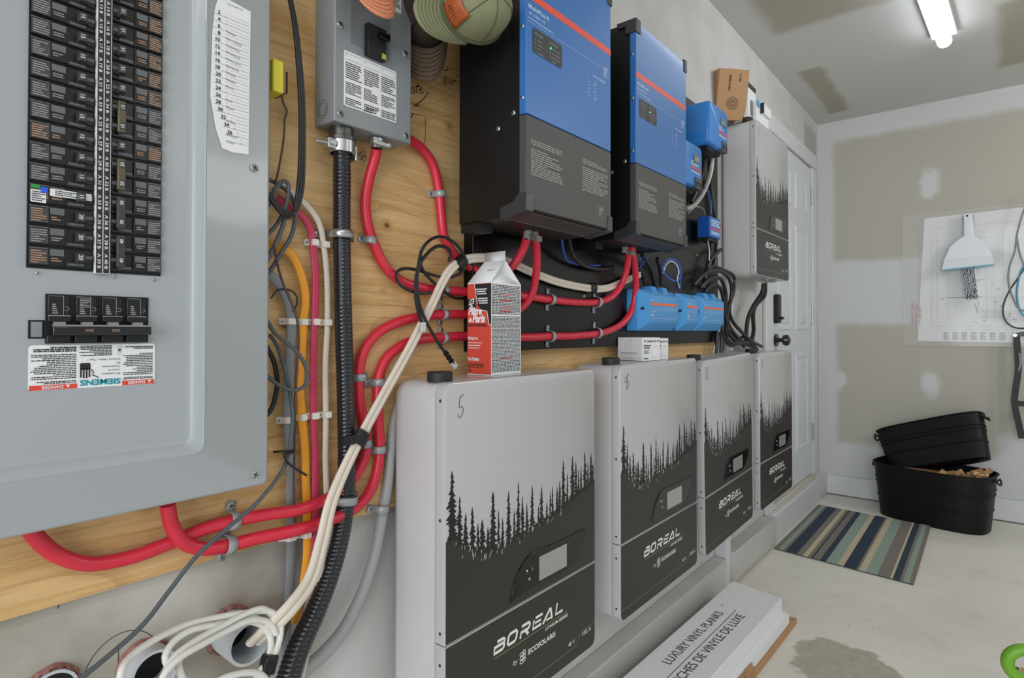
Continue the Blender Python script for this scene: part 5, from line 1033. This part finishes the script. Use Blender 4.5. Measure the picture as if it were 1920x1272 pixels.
# cables on the right half of the board
KB = 'black cables beside the busbar modules'
bl = [([(1300,535,.88),(1320,515,.87),(1345,508,.865),(1365,520,.865),(1372,545,.868),(1366,580,.875),(1362,605,.88),(1375,628,.90),(1395,650,.92)], 'top outer black cable of the bundle above the right busbar module'),
 ([(1312,540,.88),(1330,524,.87),(1350,522,.865),(1360,545,.868),(1362,580,.875),(1368,612,.885),(1390,640,.90),(1412,652,.92)], 'second black cable of the bundle above the right busbar module'),
 ([(1320,548,.88),(1335,535,.875),(1350,540,.872),(1357,565,.875),(1360,595,.88),(1366,625,.89),(1385,642,.90),(1402,640,.90),(1420,655,.92)], 'inner black cable of the bundle above the right busbar module'),
 ([(1325,510,.885),(1335,500,.88),(1352,505,.875),(1375,518,.87),(1376,545,.868),(1368,575,.872),(1372,600,.88),(1390,622,.885),(1410,640,.89),(1428,650,.92)], 'black cable looping farthest right beside the busbar modules'),
 ([(1357,585,.885),(1360,615,.89),(1366,640,.895),(1390,644,.9),(1412,636,.9)], 'low black cable loop just above battery 3'),
 ([(1355,600,.89),(1356,630,.895),(1372,648,.90),(1392,632,.90)], 'short black cable sagging behind the cap of battery 2')]
for px, lab in bl: cable('black_cable', lab, px, None, 7, M_KCAB, group=KB, n=8)
for px, lab in (([(1345,623,.90),(1344,640,.90),(1342,665,.90)], 'left of the black cables dropping behind battery 3'), ([(1352,623,.90),(1353,640,.90),(1352,665,.90)], 'right of the black cables dropping behind battery 3'),
                ([(1432,532,.86),(1428,550,.87),(1412,575,.89),(1402,600,.90),(1398,640,.91)], 'left of the two black cables leaving the wall-mounted battery'), ([(1435,532,.86),(1433,555,.87),(1418,572,.885),(1412,590,.89),(1413,620,.90),(1408,645,.91)], 'right of the two black cables leaving the wall-mounted battery'),
                ([(1318,540,.89),(1324,510,.89),(1332,488,.885),(1345,474,.88),(1352,468,.88)], 'thick black cable rising beside the small blue module'),
                ([(1338,500,.90),(1342,470,.90),(1344,440,.90),(1340,400,.90),(1332,340,.90),(1330,300,.88)], 'black cable rising behind the small blue module to the upper charger'),
                ([(1296,380,.90),(1310,350,.90),(1318,320,.89),(1322,295,.88)], 'black cable between the two solar charge controllers'),
                ([(1210,535,.90),(1205,515,.90),(1195,495,.89),(1186,478,.86)], 'leftmost black cable from the farther inverter to the busbar'), ([(1228,535,.90),(1222,510,.89),(1212,490,.87),(1204,478,.86)], 'thick black cable from the farther inverter into the busbar hood'), ([(1240,535,.90),(1238,505,.89),(1232,485,.87)], 'black cable right of the blue data cable loops'),
                ([(1066,440,.86),(1070,465,.87),(1078,485,.885),(1100,500,.895),(1130,505,.90),(1150,500,.90)], 'black cable sagging under the nearer inverter')): cable('black_cable', lab, px, None, 7.5, M_KCAB, group='black power cables on the board', n=8)
M_BCAB = mat('blue_wire', (46, 92, 190), .4); M_SIL = mat('silver_sleeve', (176, 174, 166), .4, .2)
for px, lab, w_, mm in (([(1054,436,.86),(1054,455,.87),(1058,475,.885),(1066,490,.90),(1095,498,.905),(1125,498,.905)], 'blue network cable under the nearer inverter', 4, M_BCAB),
    ([(1205,476,.86),(1200,486,.87),(1188,496,.88),(1178,502,.89)], 'blue wire at the left foot of the farther inverter', 3, M_BCAB), ([(1216,478,.86),(1208,490,.87),(1198,505,.89)], 'second blue wire under the farther inverter', 3, M_BCAB),
    ([(1240,512,.89),(1245,495,.88),(1255,486,.875),(1268,490,.872),(1276,506,.872),(1275,520,.875),(1265,527,.878),(1252,520,.88),(1243,508,.885),(1240,498,.888)], 'outer ring of the blue and white network cable coil', 3.2, M_BCAB),
    ([(1243,512,.886),(1249,497,.878),(1258,490,.872),(1268,496,.869),(1273,510,.87),(1270,522,.873),(1274,540,.89)], 'white strand inside the blue cable coil', 2.6, M_WCAB), ([(1277,512,.872),(1276,530,.88),(1274,545,.895)], 'blue cable tail going down behind the middle busbar', 3, M_BCAB),
    ([(1336,292,.87),(1335,305,.875),(1332,325,.88),(1326,345,.885),(1315,368,.89),(1300,386,.89),(1286,392,.89)], 'silver sleeved cable bending under the upper solar charge controller', 8.5, M_SIL),
    ([(1327,450,.87),(1330,470,.88),(1330,490,.885),(1334,510,.885)], 'thin white wire hanging from the small blue module', 2.4, M_WCAB), ([(1346,440,.87),(1351,425,.868),(1348,412,.868)], 'thin red wire at the right side of the small blue module', 2, M_RED),
    ([(1344,625,.905),(1340,650,.905),(1336,670,.905)], 'thin white wire left of the dropping black cables', 2.2, M_WCAB), ([(1320,350,.885),(1330,365,.88),(1334,385,.88),(1333,402,.88)], 'thin blue wire above the small blue module', 2.4, M_BCAB), ([(1290,400,.89),(1305,388,.885),(1318,392,.885),(1322,404,.885)], 'thin grey wire arching above the small blue module', 2.5, M_GCAB)):
    cable('data_cable', lab, px, None, w_, mm, n=8)
q = M(); q.cyl(P(1338, 284, .87), P(1336, 296, .87), .012, 16); solo('cable_gland', q, M_CLAMP, 'round grey gland at the top of the silver sleeved cable', 'gland')
# boxes on the wall-mounted battery
def carton_box(o, ang, tilt, a, b, h, label, m, name, group=None):
    R = thing(name, o, label, 'box', group); M4 = Matrix.Rotation(ang, 4, 'Z') @ Matrix.Rotation(tilt, 4, 'Y'); q = M()
    q.box(0, a, 0, b, 0, h); q.v = [o+M4 @ v for v in q.v]; part('box_body', q, m, R, bevel=.0012); return R, M4
zt = 2.066
def brown_carton():
    o = Vector((2.69, .862, zt+.001)); v = Vector((-.74, .673, 0)); u0_ = Vector((.673, .74, 0)); t = math.radians(11); Z = Vector((0,0,1))
    w_ = Z*math.cos(t)-u0_*math.sin(t); u = u0_*math.cos(t)+Z*math.sin(t); D_, T_, H_ = .140, .060, .215
    R = thing('brown_carton', o, 'tilted brown cardboard box on the wall-mounted battery, round stamp on its side', 'box')
    q = M(); c = [o, o+u*T_, o+u*T_+v*D_, o+v*D_]; q.add(c+[p+w_*H_ for p in c], [(0,3,2,1),(4,5,6,7),(0,1,5,4),(1,2,6,5),(2,3,7,6),(3,0,4,7)]); part('box_body', q, M_KRAFT, R, bevel=.001)
    f = Fr(o+v*D_, -v, w_); q = M(); cc = (D_*.52, H_*.33)
    for r in (.027, .021): ribbon(q, [(cc[0]+r*math.cos(i*PI/14), cc[1]+r*math.sin(i*PI/14)) for i in range(28)], .0016, f, .001, closed=True)
    for i in range(8): a = i*PI/4; ribbon(q, [(cc[0]+.006*math.cos(a), cc[1]+.006*math.sin(a)), (cc[0]+.018*math.cos(a+.3), cc[1]+.018*math.sin(a+.3))], .003, f, .001)
    text(q, 'PRFM-OORG', f, D_*.34, H_*.88, .010, width=.065, ang=-PI/2, h=.001, bold=.03); text(q, 'C1103', f, D_*.68, H_*.92, .010, width=.034, ang=-PI/2, h=.001, bold=.03)
    part('lettering', q, M_PRINT, R)
brown_carton()
def upright_box(x0, x1, y0, y1, z0, z1, label, m, name):
    R = thing(name, ((x0+x1)/2, (y0+y1)/2, z0), label, 'box'); q = M(); q.box(x0, x1, y0, y1, z0, z1); part('box_body', q, m, R, bevel=.001); return R
def top_box():
    a = P(1403, 222, .845).x; x0, x1, y0, y1 = a, P(1417, 222, .845).x, .845, .905; zz = P(1403, 154, .845).z
    R = upright_box(x0, x1, y0, y1, zt, zz, 'tall white box with a black top band behind the brown carton', M_LABEL, 'white_box'); fs = Fr((x0, 0, 0), (0,-1,0), (0,0,1)); f = WF(0, y0, 0)
    q = M(); q.box(x0-.0008, x1+.0008, y0-.0008, y1+.0008, zz-.022, zz+.001); part('black_band', q, M_PRINT, R, label='black top band')
    q = M(); W_ = x1-x0; q.poly(rrect(x0+W_*.25, x0+W_*.6, zt+.03, zt+.10, .008), f, .0008); fine(q, fs, -.895, -.86, zt+.07, zt+.12, 6, .0008); fine(q, f, x0+W_*.7, x0+W_*.9, zt+.05, zt+.11, 4, .0008); part('printed_shapes', q, M_STK, R)
    z2 = P(1420, 186, .83).z; xa, xb = P(1418, 222, .83).x, P(1428, 222, .83).x
    R = upright_box(xa, xb, .83, .90, zt-.003, z2, 'narrow white and teal box between the tall box and the small carton', M_LABEL, 'white_box'); q = M(); q.poly(rrect(xa+.002, xa+(xb-xa)*.6, z2-.035, z2-.002, .004), WF(0, .83, 0), .0008); part('teal_patch', q, mat('teal_print', (60, 150, 180), .5), R, label='teal corner')
    xc, xd = P(1429, 222, .825).x, P(1441, 222, .825).x; z3 = P(1428, 213, .825).z; z4 = P(1430, 195, .825).z
    R = upright_box(xc, xd, .825, .89, zt-.003, z3, 'small white carton under a tilted lid, farthest right on the wall-mounted battery', M_LABEL, 'white_box'); q = M(); q.box(xc-.01, xd+.005, .815, .89, z3+.001, z4-.004); part('lid', q, M_LABEL, R, bevel=.001); q = M(); q.box(xc-.012, xc-.006, .814, .86, z3+.001, z4-.002); part('dark_flap', q, M_PRINT, R, label='dark edge of the lid')
top_box()
# white conduit below the wall-mounted battery
q = M(); q.cyl((2.70, .94, 1.36), (2.70, .94, 1.04), .018, 20); solo('wall_conduit', q, M_TRIM, 'white vertical conduit below the wall-mounted battery', 'conduit')

# ================================================================== far wall things
def poster():
    y0, y1, z0, z1 = .465, -.75, 1.035, 1.875; x = XF-.006; R = thing('plan_sleeve', (x, -.1, z0), 'clear plastic sleeve holding the white building plan on the far wall', 'plan')
    f = Fr((x, y0, z0), (0,-1,0), (0,0,1)); W_ = y0-y1; H_ = z1-z0
    q = M(); q.box(x, x+.002, y1, y0, z0, z1); mp = bpy.data.materials.new('clear_sleeve'); mp.use_nodes = True; b = mp.node_tree.nodes['Principled BSDF']; b.inputs['Roughness'].default_value = .12; b.inputs['Base Color'].default_value = (.78, .78, .76, 1); b.inputs['Alpha'].default_value = .25; b.inputs['Coat Weight'].default_value = .5
    # wavy sleeve sheet
    q = M(); nx, nz = 30, 20; vs = []
    rn = random.Random(2)
    for j in range(nz+1):
        for i in range(nx+1): u, v = i/nx, j/nz; vs.append(f(u*W_, v*H_, .004+.004*math.sin(u*9+v*4)*math.sin(v*7+1.3)+.003*math.sin(v*23+u*3)*(1-v)))
    q.add(vs, [(j*(nx+1)+i, j*(nx+1)+i+1, (j+1)*(nx+1)+i+1, (j+1)*(nx+1)+i) for j in range(nz) for i in range(nx)]); part('sleeve', q, mp, R, smooth=80)
    q = M(); a = PX(1733, 410, x+.003); bq = PX(1720, 640, x+.003); pts = [(y0-bq.y, bq.z-z0), (W_-.03, bq.z-z0-.006), (W_-.03, a.z-z0+.02), (y0-a.y, a.z-z0)]
    q.poly(pts, f, -.002); part('plan_sheet', q, mat('plan_paper', (225, 226, 228), .5), R)
    q = M(); qr = M(); qt = M(); rn = random.Random(9); fr_ = lambda: None
    def ln(p_, w_=.0012): ribbon(q, p_, w_, f, -.0015)
    L0 = .10; T0 = .77
    for (u0, u1, v0, v1) in ((.085, 1.1, .10, .74), (.18, .50, .17, .70), (.235, .42, .17, .62), (.235, .42, .30, .62), (.15, .53, .12, .66), (.30, .36, .40, .50)): ln([(u0, v0), (u1, v0), (u1, v1), (u0, v1), (u0, v0)], .0009)
    ln([(.235, .30), (.40, .30)], .003); ln([(.15, .30), (.62, .29)])
    for k in range(26): u = .16+.4*rn.random(); v = .13+.55*rn.random(); s_ = .004+.012*rn.random(); q.rect(f, u, u+s_, v, v+.0035, -.0015)
    for k in range(7): fine(q, f, .21+.045*k, .24+.045*k, .035, .085, 9, -.0015)
    part('plan_drawing', q, mat('faint_ink', (92, 94, 98), .7), R)
    for k in range(3): fine(qr, f, .045+.02*k, .058+.02*k, .13, .28-.02*k, 12, -.0014)
    fine(qr, f, .58, .70, .03, .09, 10, -.0014); ribbon(qr, [(.37, .40), (.41, .405)], .003, f, -.0014); ribbon(qr, [(.46, .28), (.46, .17)], .002, f, -.0014); part('red_notes', qr, mat('red_note_ink', (190, 90, 90), .7), R)
    ribbon(qt, [(.38, .20), (.365, .26), (.385, .27), (.375, .21)], .003, f, -.0014); ribbon(qt, [(.37, .335), (.38, .345), (.375, .33)], .004, f, -.0014); ribbon(qt, [(.46, .26), (.475, .27)], .004, f, -.0014); part('teal_notes', qt, mat('teal_note_ink', (60, 140, 156), .7), R)
poster()
def dustpan():
    x = XF-.06; R = thing('dustpan', (XF-.02, .12, 1.5), 'white plastic dustpan with a blue edge hanging over the building plan', 'dustpan'); o = PX(1815, 402, x); f = Fr((x, o.y, o.z), (0,-1,0), (0,0,1)); MW = mat('dustpan_white', (214, 219, 226), .35)
    q = M(); out = [(-.022, -.002), (-.018, -.13), (-.05, -.150), (-.09, -.19), (-.118, -.26), (-.126, -.315), (.118, -.300), (.108, -.25), (.085, -.19), (.048, -.150), (.016, -.13), (.014, -.002), (.004, .006), (-.012, .006)]
    q.prism(out[::-1], f, .006, -.004); part('pan', q, MW, R, bevel=.003, seg=3)
    q = M(); q.loft([[f(-.119, -.27, -.004), f(.108, -.262, -.004), f(.108, -.262, .012), f(-.119, -.27, .012)], [f(-.129, -.330, -.004), f(.120, -.312, -.004), f(.120, -.312, .030), f(-.129, -.330, .030)]]); part('lip', q, MW, R, bevel=.002)
    q = M(); q.loft([[f(-.129, -.330, -.004), f(.120, -.312, -.004), f(.120, -.312, .030), f(-.129, -.330, .030)], [f(-.128, -.337, -.003), f(.119, -.319, -.003), f(.119, -.319, .029), f(-.128, -.337, .029)]]); part('rubber_edge', q, mat('light_blue_rubber', (120, 178, 200), .5), R, label='light blue rubber edge')
    q = M()
    for k in range(4): q.cyl(f(-.003, -.035-k*.024, .006), f(-.003, -.035-k*.024, .009), .006, 12)
    part('handle_ridge', q, MW, R); q = M(); q.cyl(f(-.004, -.010, .005), f(-.004, -.010, .0075), .006, 12); part('hang_hole', q, M_DARK, R)
    R2 = thing('hand_brush', (XF-.02, .12, 1.3), 'dark bristled hand brush hanging behind the dustpan', 'brush'); rn = random.Random(4); q = M(); f2 = Fr((XF-.045, o.y, o.z), (0,-1,0), (0,0,1))
    q.prism([(-.02, .004), (-.024, -.12), (-.026, -.34), (-.02, -.50), (.036, -.50), (.040, -.34), (.030, -.12), (.020, .004)], f2, .012, 0); part('brush_back', q, MW, R2, bevel=.003)
    q = M()
    for r in range(26):
        for c_ in range(8):
            u = -.026+.0075*c_+rn.uniform(-.002, .002)+.0006*r; v = -.32-.0075*r+rn.uniform(-.002, .002); p0 = f2(u*.9, v, .010); q.cyl(p0, f2(u+rn.uniform(-.004, .004), v-.006-rn.random()*.006, .022+rn.random()*.006), .0020, 4, .001)
    for r in range(12):
        for s in (-1, 1): v = -.005-.010*r; p0 = f2(s*.020, v, .004); q.cyl(p0, f2(s*(.030), v-.004, .010), .0026, 4, .001)
    tag(part('bristles', q, M_BLACK, R2), kind='stuff')
    q = M(); q.box(XF-.045, XF, o.y-.004, o.y+.004, o.z-.014, o.z-.006); part('hook', q, M_STEEL, R2)
dustpan()
RX = 4.50
def rc(px): return [PX(a, b, RX) for a, b in px]
for px, lab, w_, m_c in (([(1935,360),(1918,400),(1907,440),(1903,470),(1893,500),(1891,530),(1900,560),(1912,580),(1935,585)], 'grey cord hanging at the right edge, leftmost strand', 3.2, M_GCAB), ([(1906,440),(1912,475),(1922,500),(1935,520)], 'grey cord strand branching off at the right edge', 3.2, M_GCAB),
        ([(1935,480),(1910,520),(1893,545),(1882,570),(1881,590),(1888,605),(1905,615),(1935,616)], 'dark green cord making the lowest loop at the right edge', 3.0, mat('dark_green_cord', (50, 70, 62), .5)), ([(1935,485),(1916,505),(1908,535),(1907,560),(1914,585),(1935,605)], 'light blue cord loop at the right edge', 3.6, mat('light_blue_cord', (80, 150, 178), .5))):
    pts = rc(px); q = M(); q.tube(pts, wr(pts, w_)[0], n=8); solo('hanging_cord', q, m_c, lab, 'cord')
sr = thing('strap_hanger', (RX, -.08, .60), 'black strap with a folded arm hanging at the right edge of the far wall', 'strap')
q = M(); pts = rc([(1906,630),(1908,665),(1909,695),(1905,725),(1902,750),(1904,768),(1909,790),(1916,822)]); q.tube(pts, [.022]*8, n=4, flat=None, step=.02)
part('strap_band', q, M_BLACK, sr, smooth=20); q = M(); a, b = PX(1899, 629, RX-.01), PX(1950, 622, RX-.01); q.obox((a+b)/2, (b-a).normalized(), (0,0,1), (1,0,0), (b-a).length/2, .012, .008); part('arm', q, mat('dark_grey_metal', (66, 68, 72), .4), sr, bevel=.003)
q = M(); q.cyl(PX(1903, 629, RX-.022), PX(1903, 629, RX-.015), .010, 14); part('rivet', q, M_STEEL, sr); q = M(); pts = rc([(1910,695),(1913,680),(1911,662)]); q.tube([p-Vector((.02,0,0)) for p in pts], .004, n=6); part('pull_cord', q, M_GPRINT, sr)
q = M(); a = PX(1925, 758, RX); q.obox(a, (0,1,0), (0,0,1), (1,0,0), .04, .014, .01); part('cross_strap', q, M_BLACK, sr)

# ================================================================== tub, wood, mat
M_TUB = mat('black_enamelled_metal', (7, 7, 8), .5, spec=.3)
def oval_tub(base, rz, tilt, roll, h, a0, b0, a1, b1, label, name, handles=True):
    R = thing(name, base, label, 'tub'); M4 = Matrix.Translation(base) @ Matrix.Rotation(rz, 4, 'Z') @ Matrix.Rotation(roll, 4, 'X') @ Matrix.Rotation(tilt, 4, 'Y'); n = 56
    def se(a, b, t): c, s = math.cos(t), math.sin(t); e = .62; return (b*math.copysign(abs(c)**e, c), a*math.copysign(abs(s)**e, s))
    def ring(a, b, z): return [M4 @ Vector((*se(a, b, 2*PI*i/n), z)) for i in range(n)]
    q = M(); L = lambda t: (a0+(a1-a0)*t, b0+(b1-b0)*t); prof = []
    for t, e in ((0, -.004), (.01, 0), (.35, 0), (.36, .004), (.38, .004), (.39, 0), (.62, 0), (.63, .004), (.65, .004), (.66, 0), (.70, 0), (.71, .004), (.73, .004), (.74, 0), (.97, 0)): a, b = L(t); prof.append((a+e, b+e, h*t))
    a, b = L(1); prof += [(a+.006, b+.006, h*.975), (a+.008, b+.008, h*.99), (a+.004, b+.004, h), (a-.004, b-.004, h*.995), (a-.005, b-.005, h*.95)]; a, b = L(.02); prof.append((a-.004, b-.004, h*.03))
    q.loft([ring(*p_) for p_ in prof]); part('tub_shell', q, M_TUB, R, smooth=40)
    if handles:
        for s in (-1, 1):
            q = M(); c0 = [Vector((.035*math.cos(t), s*(a1+.010+.012*math.sin(t)), h-.03-.030*math.sin(t)+.03)) for t in [i*PI/8 for i in range(9)]]
            q.tube([M4 @ (Vector((p_.x, p_.y, p_.z-.02))) for p_ in c0]+[M4 @ Vector((-.035, s*(a1+.004), h-.03)), M4 @ Vector((.035, s*(a1+.004), h-.03))], .0048, n=8, step=.02); part('ring_handle', q, M_BLACK, R)
    return R
RZ = math.radians(-12)
tub_c = Vector((4.295, .295, 0))
oval_tub(tub_c, RZ, 0, 0, .325, .265, .145, .295, .175, 'black oval metal tub on the floor holding firewood', 'metal_tub')
oval_tub(Vector((4.37, .275, .315)), RZ, math.radians(22), math.radians(-19), .27, .265, .06, .29, .08, 'second black oval tub stacked tilted inside the firewood tub', 'metal_tub')
MWD = [mat('firewood_a', (196, 158, 112), .8, noise=.15, nscale=40), mat('firewood_b', (168, 128, 88), .8, noise=.2, nscale=40), mat('firewood_c', (140, 104, 74), .85, noise=.2, nscale=50)]
rn = random.Random(12); adj = ['pale', 'tan', 'brownish']
for k in range(17):
    t = k/16; px_ = 1746+ (1846-1746)*t; py_ = 893+rn.uniform(-3, 8)-abs(t-.2)*4
    c = PX(px_, py_, 4.175+.05*rn.random()+.0*t); c.z = min(c.z, .345); q = M(); an = rn.uniform(-1.0, 1.0); a = Vector((rn.uniform(-.3,.3), math.cos(an), math.sin(an))).normalized(); b = a.orthogonal().normalized(); d = a.cross(b)
    q.obox(c, a, b, d, rn.uniform(.025, .045), rn.uniform(.010, .018), rn.uniform(.008, .014)); q.v = [v+Vector((rn.uniform(-.003,.003) for _ in range(3))) for v in q.v]
    o = solo('firewood_stick', q, MWD[k % 3], 'small split stick of firewood in the black tub', 'firewood', 'firewood sticks in the tub', smooth=10)
q = M(); q.loft([[tub_c+Matrix.Rotation(RZ, 3, 'Z') @ Vector((.15*math.cos(t)*s, .27*math.sin(t)*s, z)) for t in [2*PI*i/24 for i in range(24)]] for s, z in ((.90, .06), (.97, .27), (.5, .29))]); tag(solo('firewood_bed', q, MWD[2], 'heap of small wood filling the black tub', 'firewood'), kind='stuff')
q = M(); cols = [('g',.022),('t',.020),('g',.012),('n',.052),('g',.028),('c',.022),('g',.016),('n',.008),('g',.030),('n',.026),('t',.048),('c',.026),('n',.052),('g',.010),('c',.026),('t',.046),('g',.048),('c',.010),('n',.026),('g',.012),('t',.022),('g',.016)]
def fibre(nm, rgb, ch): return mat(nm, rgb, .95, noise=ch, nscale=160, bump=.6, bscale=500)
mm = {'g': fibre('rug_grey_brown', (124, 116, 108), .18), 't': fibre('rug_sage', (140, 158, 146), .15), 'n': fibre('rug_navy', (40, 56, 72), .35), 'c': fibre('rug_cream', (190, 178, 150), .12)}
c00, c01, c10, c11 = PZ(1534, 948, .004), PZ(1745, 988, .004), PZ(1452, 1029, .004), PZ(1713, 1097, .004); tot = sum(w_ for _, w_ in cols); s0 = 0; mid = list(mm)
rug = thing('striped_rug', (3.7, .6, 0), 'small striped navy, sage, cream and grey rug on the concrete by the door', 'rug')
q = M(); e = .004; q.add([Vector((p.x, p.y, 0.0005)) for p in (c00, c01, c11, c10)]+[Vector((p.x, p.y, .006)) for p in (c00, c01, c11, c10)], [(0,1,2,3),(4,7,6,5),(0,4,5,1),(1,5,6,2),(2,6,7,3),(3,7,4,0)]); part('rug_backing', q, M_DGCAB, rug)
for key in mm:
    q = M(); s0 = 0
    for k, (c_, w_) in enumerate(cols):
        s1 = s0+w_
        if c_ == key:
            a, b = c00.lerp(c01, s0/tot), c00.lerp(c01, s1/tot); c, d = c10.lerp(c11, s1/tot), c10.lerp(c11, s0/tot); vs = [Vector((p.x, p.y, z)) for z in (.005, .0085) for p in (a, b, c, d)]
            q.add(vs, [(0,1,2,3),(4,7,6,5),(0,4,5,1),(1,5,6,2),(2,6,7,3),(3,7,4,0)])
        s0 = s1
    part('woven_stripes', q, mm[key], rug, label={'g': 'grey-brown stripes', 't': 'sage green stripes', 'n': 'navy stripes', 'c': 'cream stripes'}[key])
# flooring boxes on the floor
def plank_box(pts, z0, z1, label, m, name):
    R = thing(name, (sum(p.x for p in pts)/4, sum(p.y for p in pts)/4, z0), label, 'box', 'flooring boxes'); q = M(); vs = [Vector((p.x, p.y, z)) for z in (z0, z1) for p in pts]
    q.add(vs, [(0,3,2,1),(4,5,6,7),(0,1,5,4),(1,2,6,5),(2,3,7,6),(3,0,4,7)]); part('box_body', q, m, R, bevel=.002); return R
T = .115
A, B = PZ(1374, 1090, T), PZ(1466, 1122, T); dirx = Vector((-1, .012, 0)); dirx = (PZ(1333, 1272, T)-B); dirx.z = 0; dirx.normalize(); dl = (PZ(1166, 1272, T)-A); dl.z = 0; dl.normalize(); LN = 1.25
R = plank_box([A+dl*LN, B+dl*LN, B, A], .062, T, 'long white box of vinyl planks lying on top of the stack on the floor', M_LABEL, 'flooring_box')
f = Fr(A+dl*LN, -dl, Vector((0,0,1)).cross(-dl)); wd_ = (B-A).length
q = M(); Lq = lambda px, py: ((PZ(px, py, T)-f.o).dot(f.u), (PZ(px, py, T)-f.o).dot(f.v))
u0, v0 = Lq(1253, 1246); u1, v1 = Lq(1361, 1152); text(q, 'LUXURY VINYL PLANKS', f, u0, (v0+v1)/2, .030, width=u1-u0, h=.001)
u2, v2 = Lq(1400, 1157); u2b, v2b = Lq(1262, 1278); L2 = (u2-Lq(1270, 1268)[0])*26/25.0
text(q, 'PLANCHES DE VINYLE DE LUXE', f, u2, v2+.004, .030, width=(u1-u0)*1.42, align='r', h=.001); a, b = Lq(1380, 1145), Lq(1225, 1290); ribbon(q, [a, (b[0]-.05, a[1])], .0022, f, .001); ribbon(q, [Lq(1352, 1138), Lq(1356, 1134)], .002, f, .001); part('lettering', q, mat('soft_black_ink', (64, 64, 66), .6), R)
A2, B2 = PZ(1395, 1110, .06), PZ(1480, 1152, .06); R = plank_box([A+dl*1.25, B2+dl*LN, B2, Vector((A.x+.01, A.y, 0))], .024, .061, 'second white flooring box, slightly longer, under the top one', M_LABEL, 'flooring_box')
B3 = PZ(1494, 1160, .022); R = plank_box([A+dl*1.25, B3+dl*LN, B3, Vector((A.x+.02, A.y, 0))], .0005, .023, 'flat brown cardboard at the bottom of the flooring stack', M_KRAFT, 'cardboard_sheet')
q = M(); f3 = Fr(B3+dl*LN+Vector((0,0,.001)), -dl, Vector((0,0,1)).cross(-dl))
for k in range(10): q.rect(f3, LN-.42+k*.026, LN-.40+k*.026, .012, .028, .0008)
part('printed_marks', q, mat('brown_print', (110, 84, 64), .7), R)
tornp = thing('torn_flap', B3+dl*.42, 'torn piece of brown cardboard with printed symbols at the near end of the stack', 'cardboard')
nout = Vector((0, 0, 1)).cross(dl).normalized(); nout = nout if nout.y < 0 else -nout
ff = Fr(Vector((B2.x, B2.y, .0245))+dl*.95+nout*.002, -dl, Vector((0, 0, 1)))
q = M(); q.prism([(0, 0), (.56, 0), (.555, .010), (.535, .018), (.53, .034), (.49, .037), (.40, .038), (.0, .038)], ff, .003)
q.prism([(0, 0), (.54, 0), (.52, -.012), (.0, -.014)], Fr(ff(0, .0005, .003), -dl, -nout), .002); part('flap', q, M_KRAFT, tornp)
q = M()
for k in range(3): ribbon(q, [(.36+.04*k, .006), (.39+.04*k, .006), (.39+.04*k, .032), (.36+.04*k, .032)], .0018, ff, .0036, closed=True); q.poly([(.367+.04*k, .010), (.383+.04*k, .010), (.375+.04*k, .027)], ff, .0036)
part('printed_symbols', q, M_PRINT, tornp)
# green and black tool at the lower right corner
gt = thing('garden_tool', (2.2, -.06, 0), 'green ring and black netted object at the bottom right corner of the floor', 'tool')
c = PX(1925, 1248, 1.9); q = M(); q.tube([c+Vector((.022*math.cos(t)*.5, -.036*math.cos(t), .036*math.sin(t))) for t in [2*PI*i/24 for i in range(25)]], .014, n=12, raw=True); part('green_ring', q, mat('lime_plastic', (110, 168, 40), .4), gt, label='lime green ring')
q = M(); a = PX(1901, 1252, 1.92); q.box(a.x-.01, a.x+.01, a.y-.010, a.y+.008, 0, a.z)
for k in range(12): q.cyl((a.x-.012, a.y-.001, a.z-.008-k*.018), (a.x-.016, a.y-.001, a.z-.008-k*.018), .005, 8)
part('black_post', q, M_BLACK, gt, bevel=.004)
q = M(); a = PX(1914, 1268, 1.93); q.box(a.x, a.x+.05, a.y-.12, a.y, a.z-.14, a.z); part('wooden_block', q, MWD[0], gt)
# ceiling light
cl_ = thing('ceiling_light', (3.2, .2, 2.52), 'glowing white tube light on the ceiling', 'ceiling light'); a = PZ(1771, 78, 2.535); b = PZ(1745, 0, 2.535); d = (b-a).normalized(); d.z = 0
q = M(); q.cyl(a, a+d*1.22, .030, 28); part('diffuser', q, mat('tube_glow', (245, 250, 255), .5, emit=9), cl_)
q = M(); q.obox(a+d*.61+Vector((0,0,.034)), d, Vector((0,0,1)).cross(d), (0,0,1), .615, .050, .010); part('housing', q, M_TRIM, cl_)
# debris along the baseboard foot
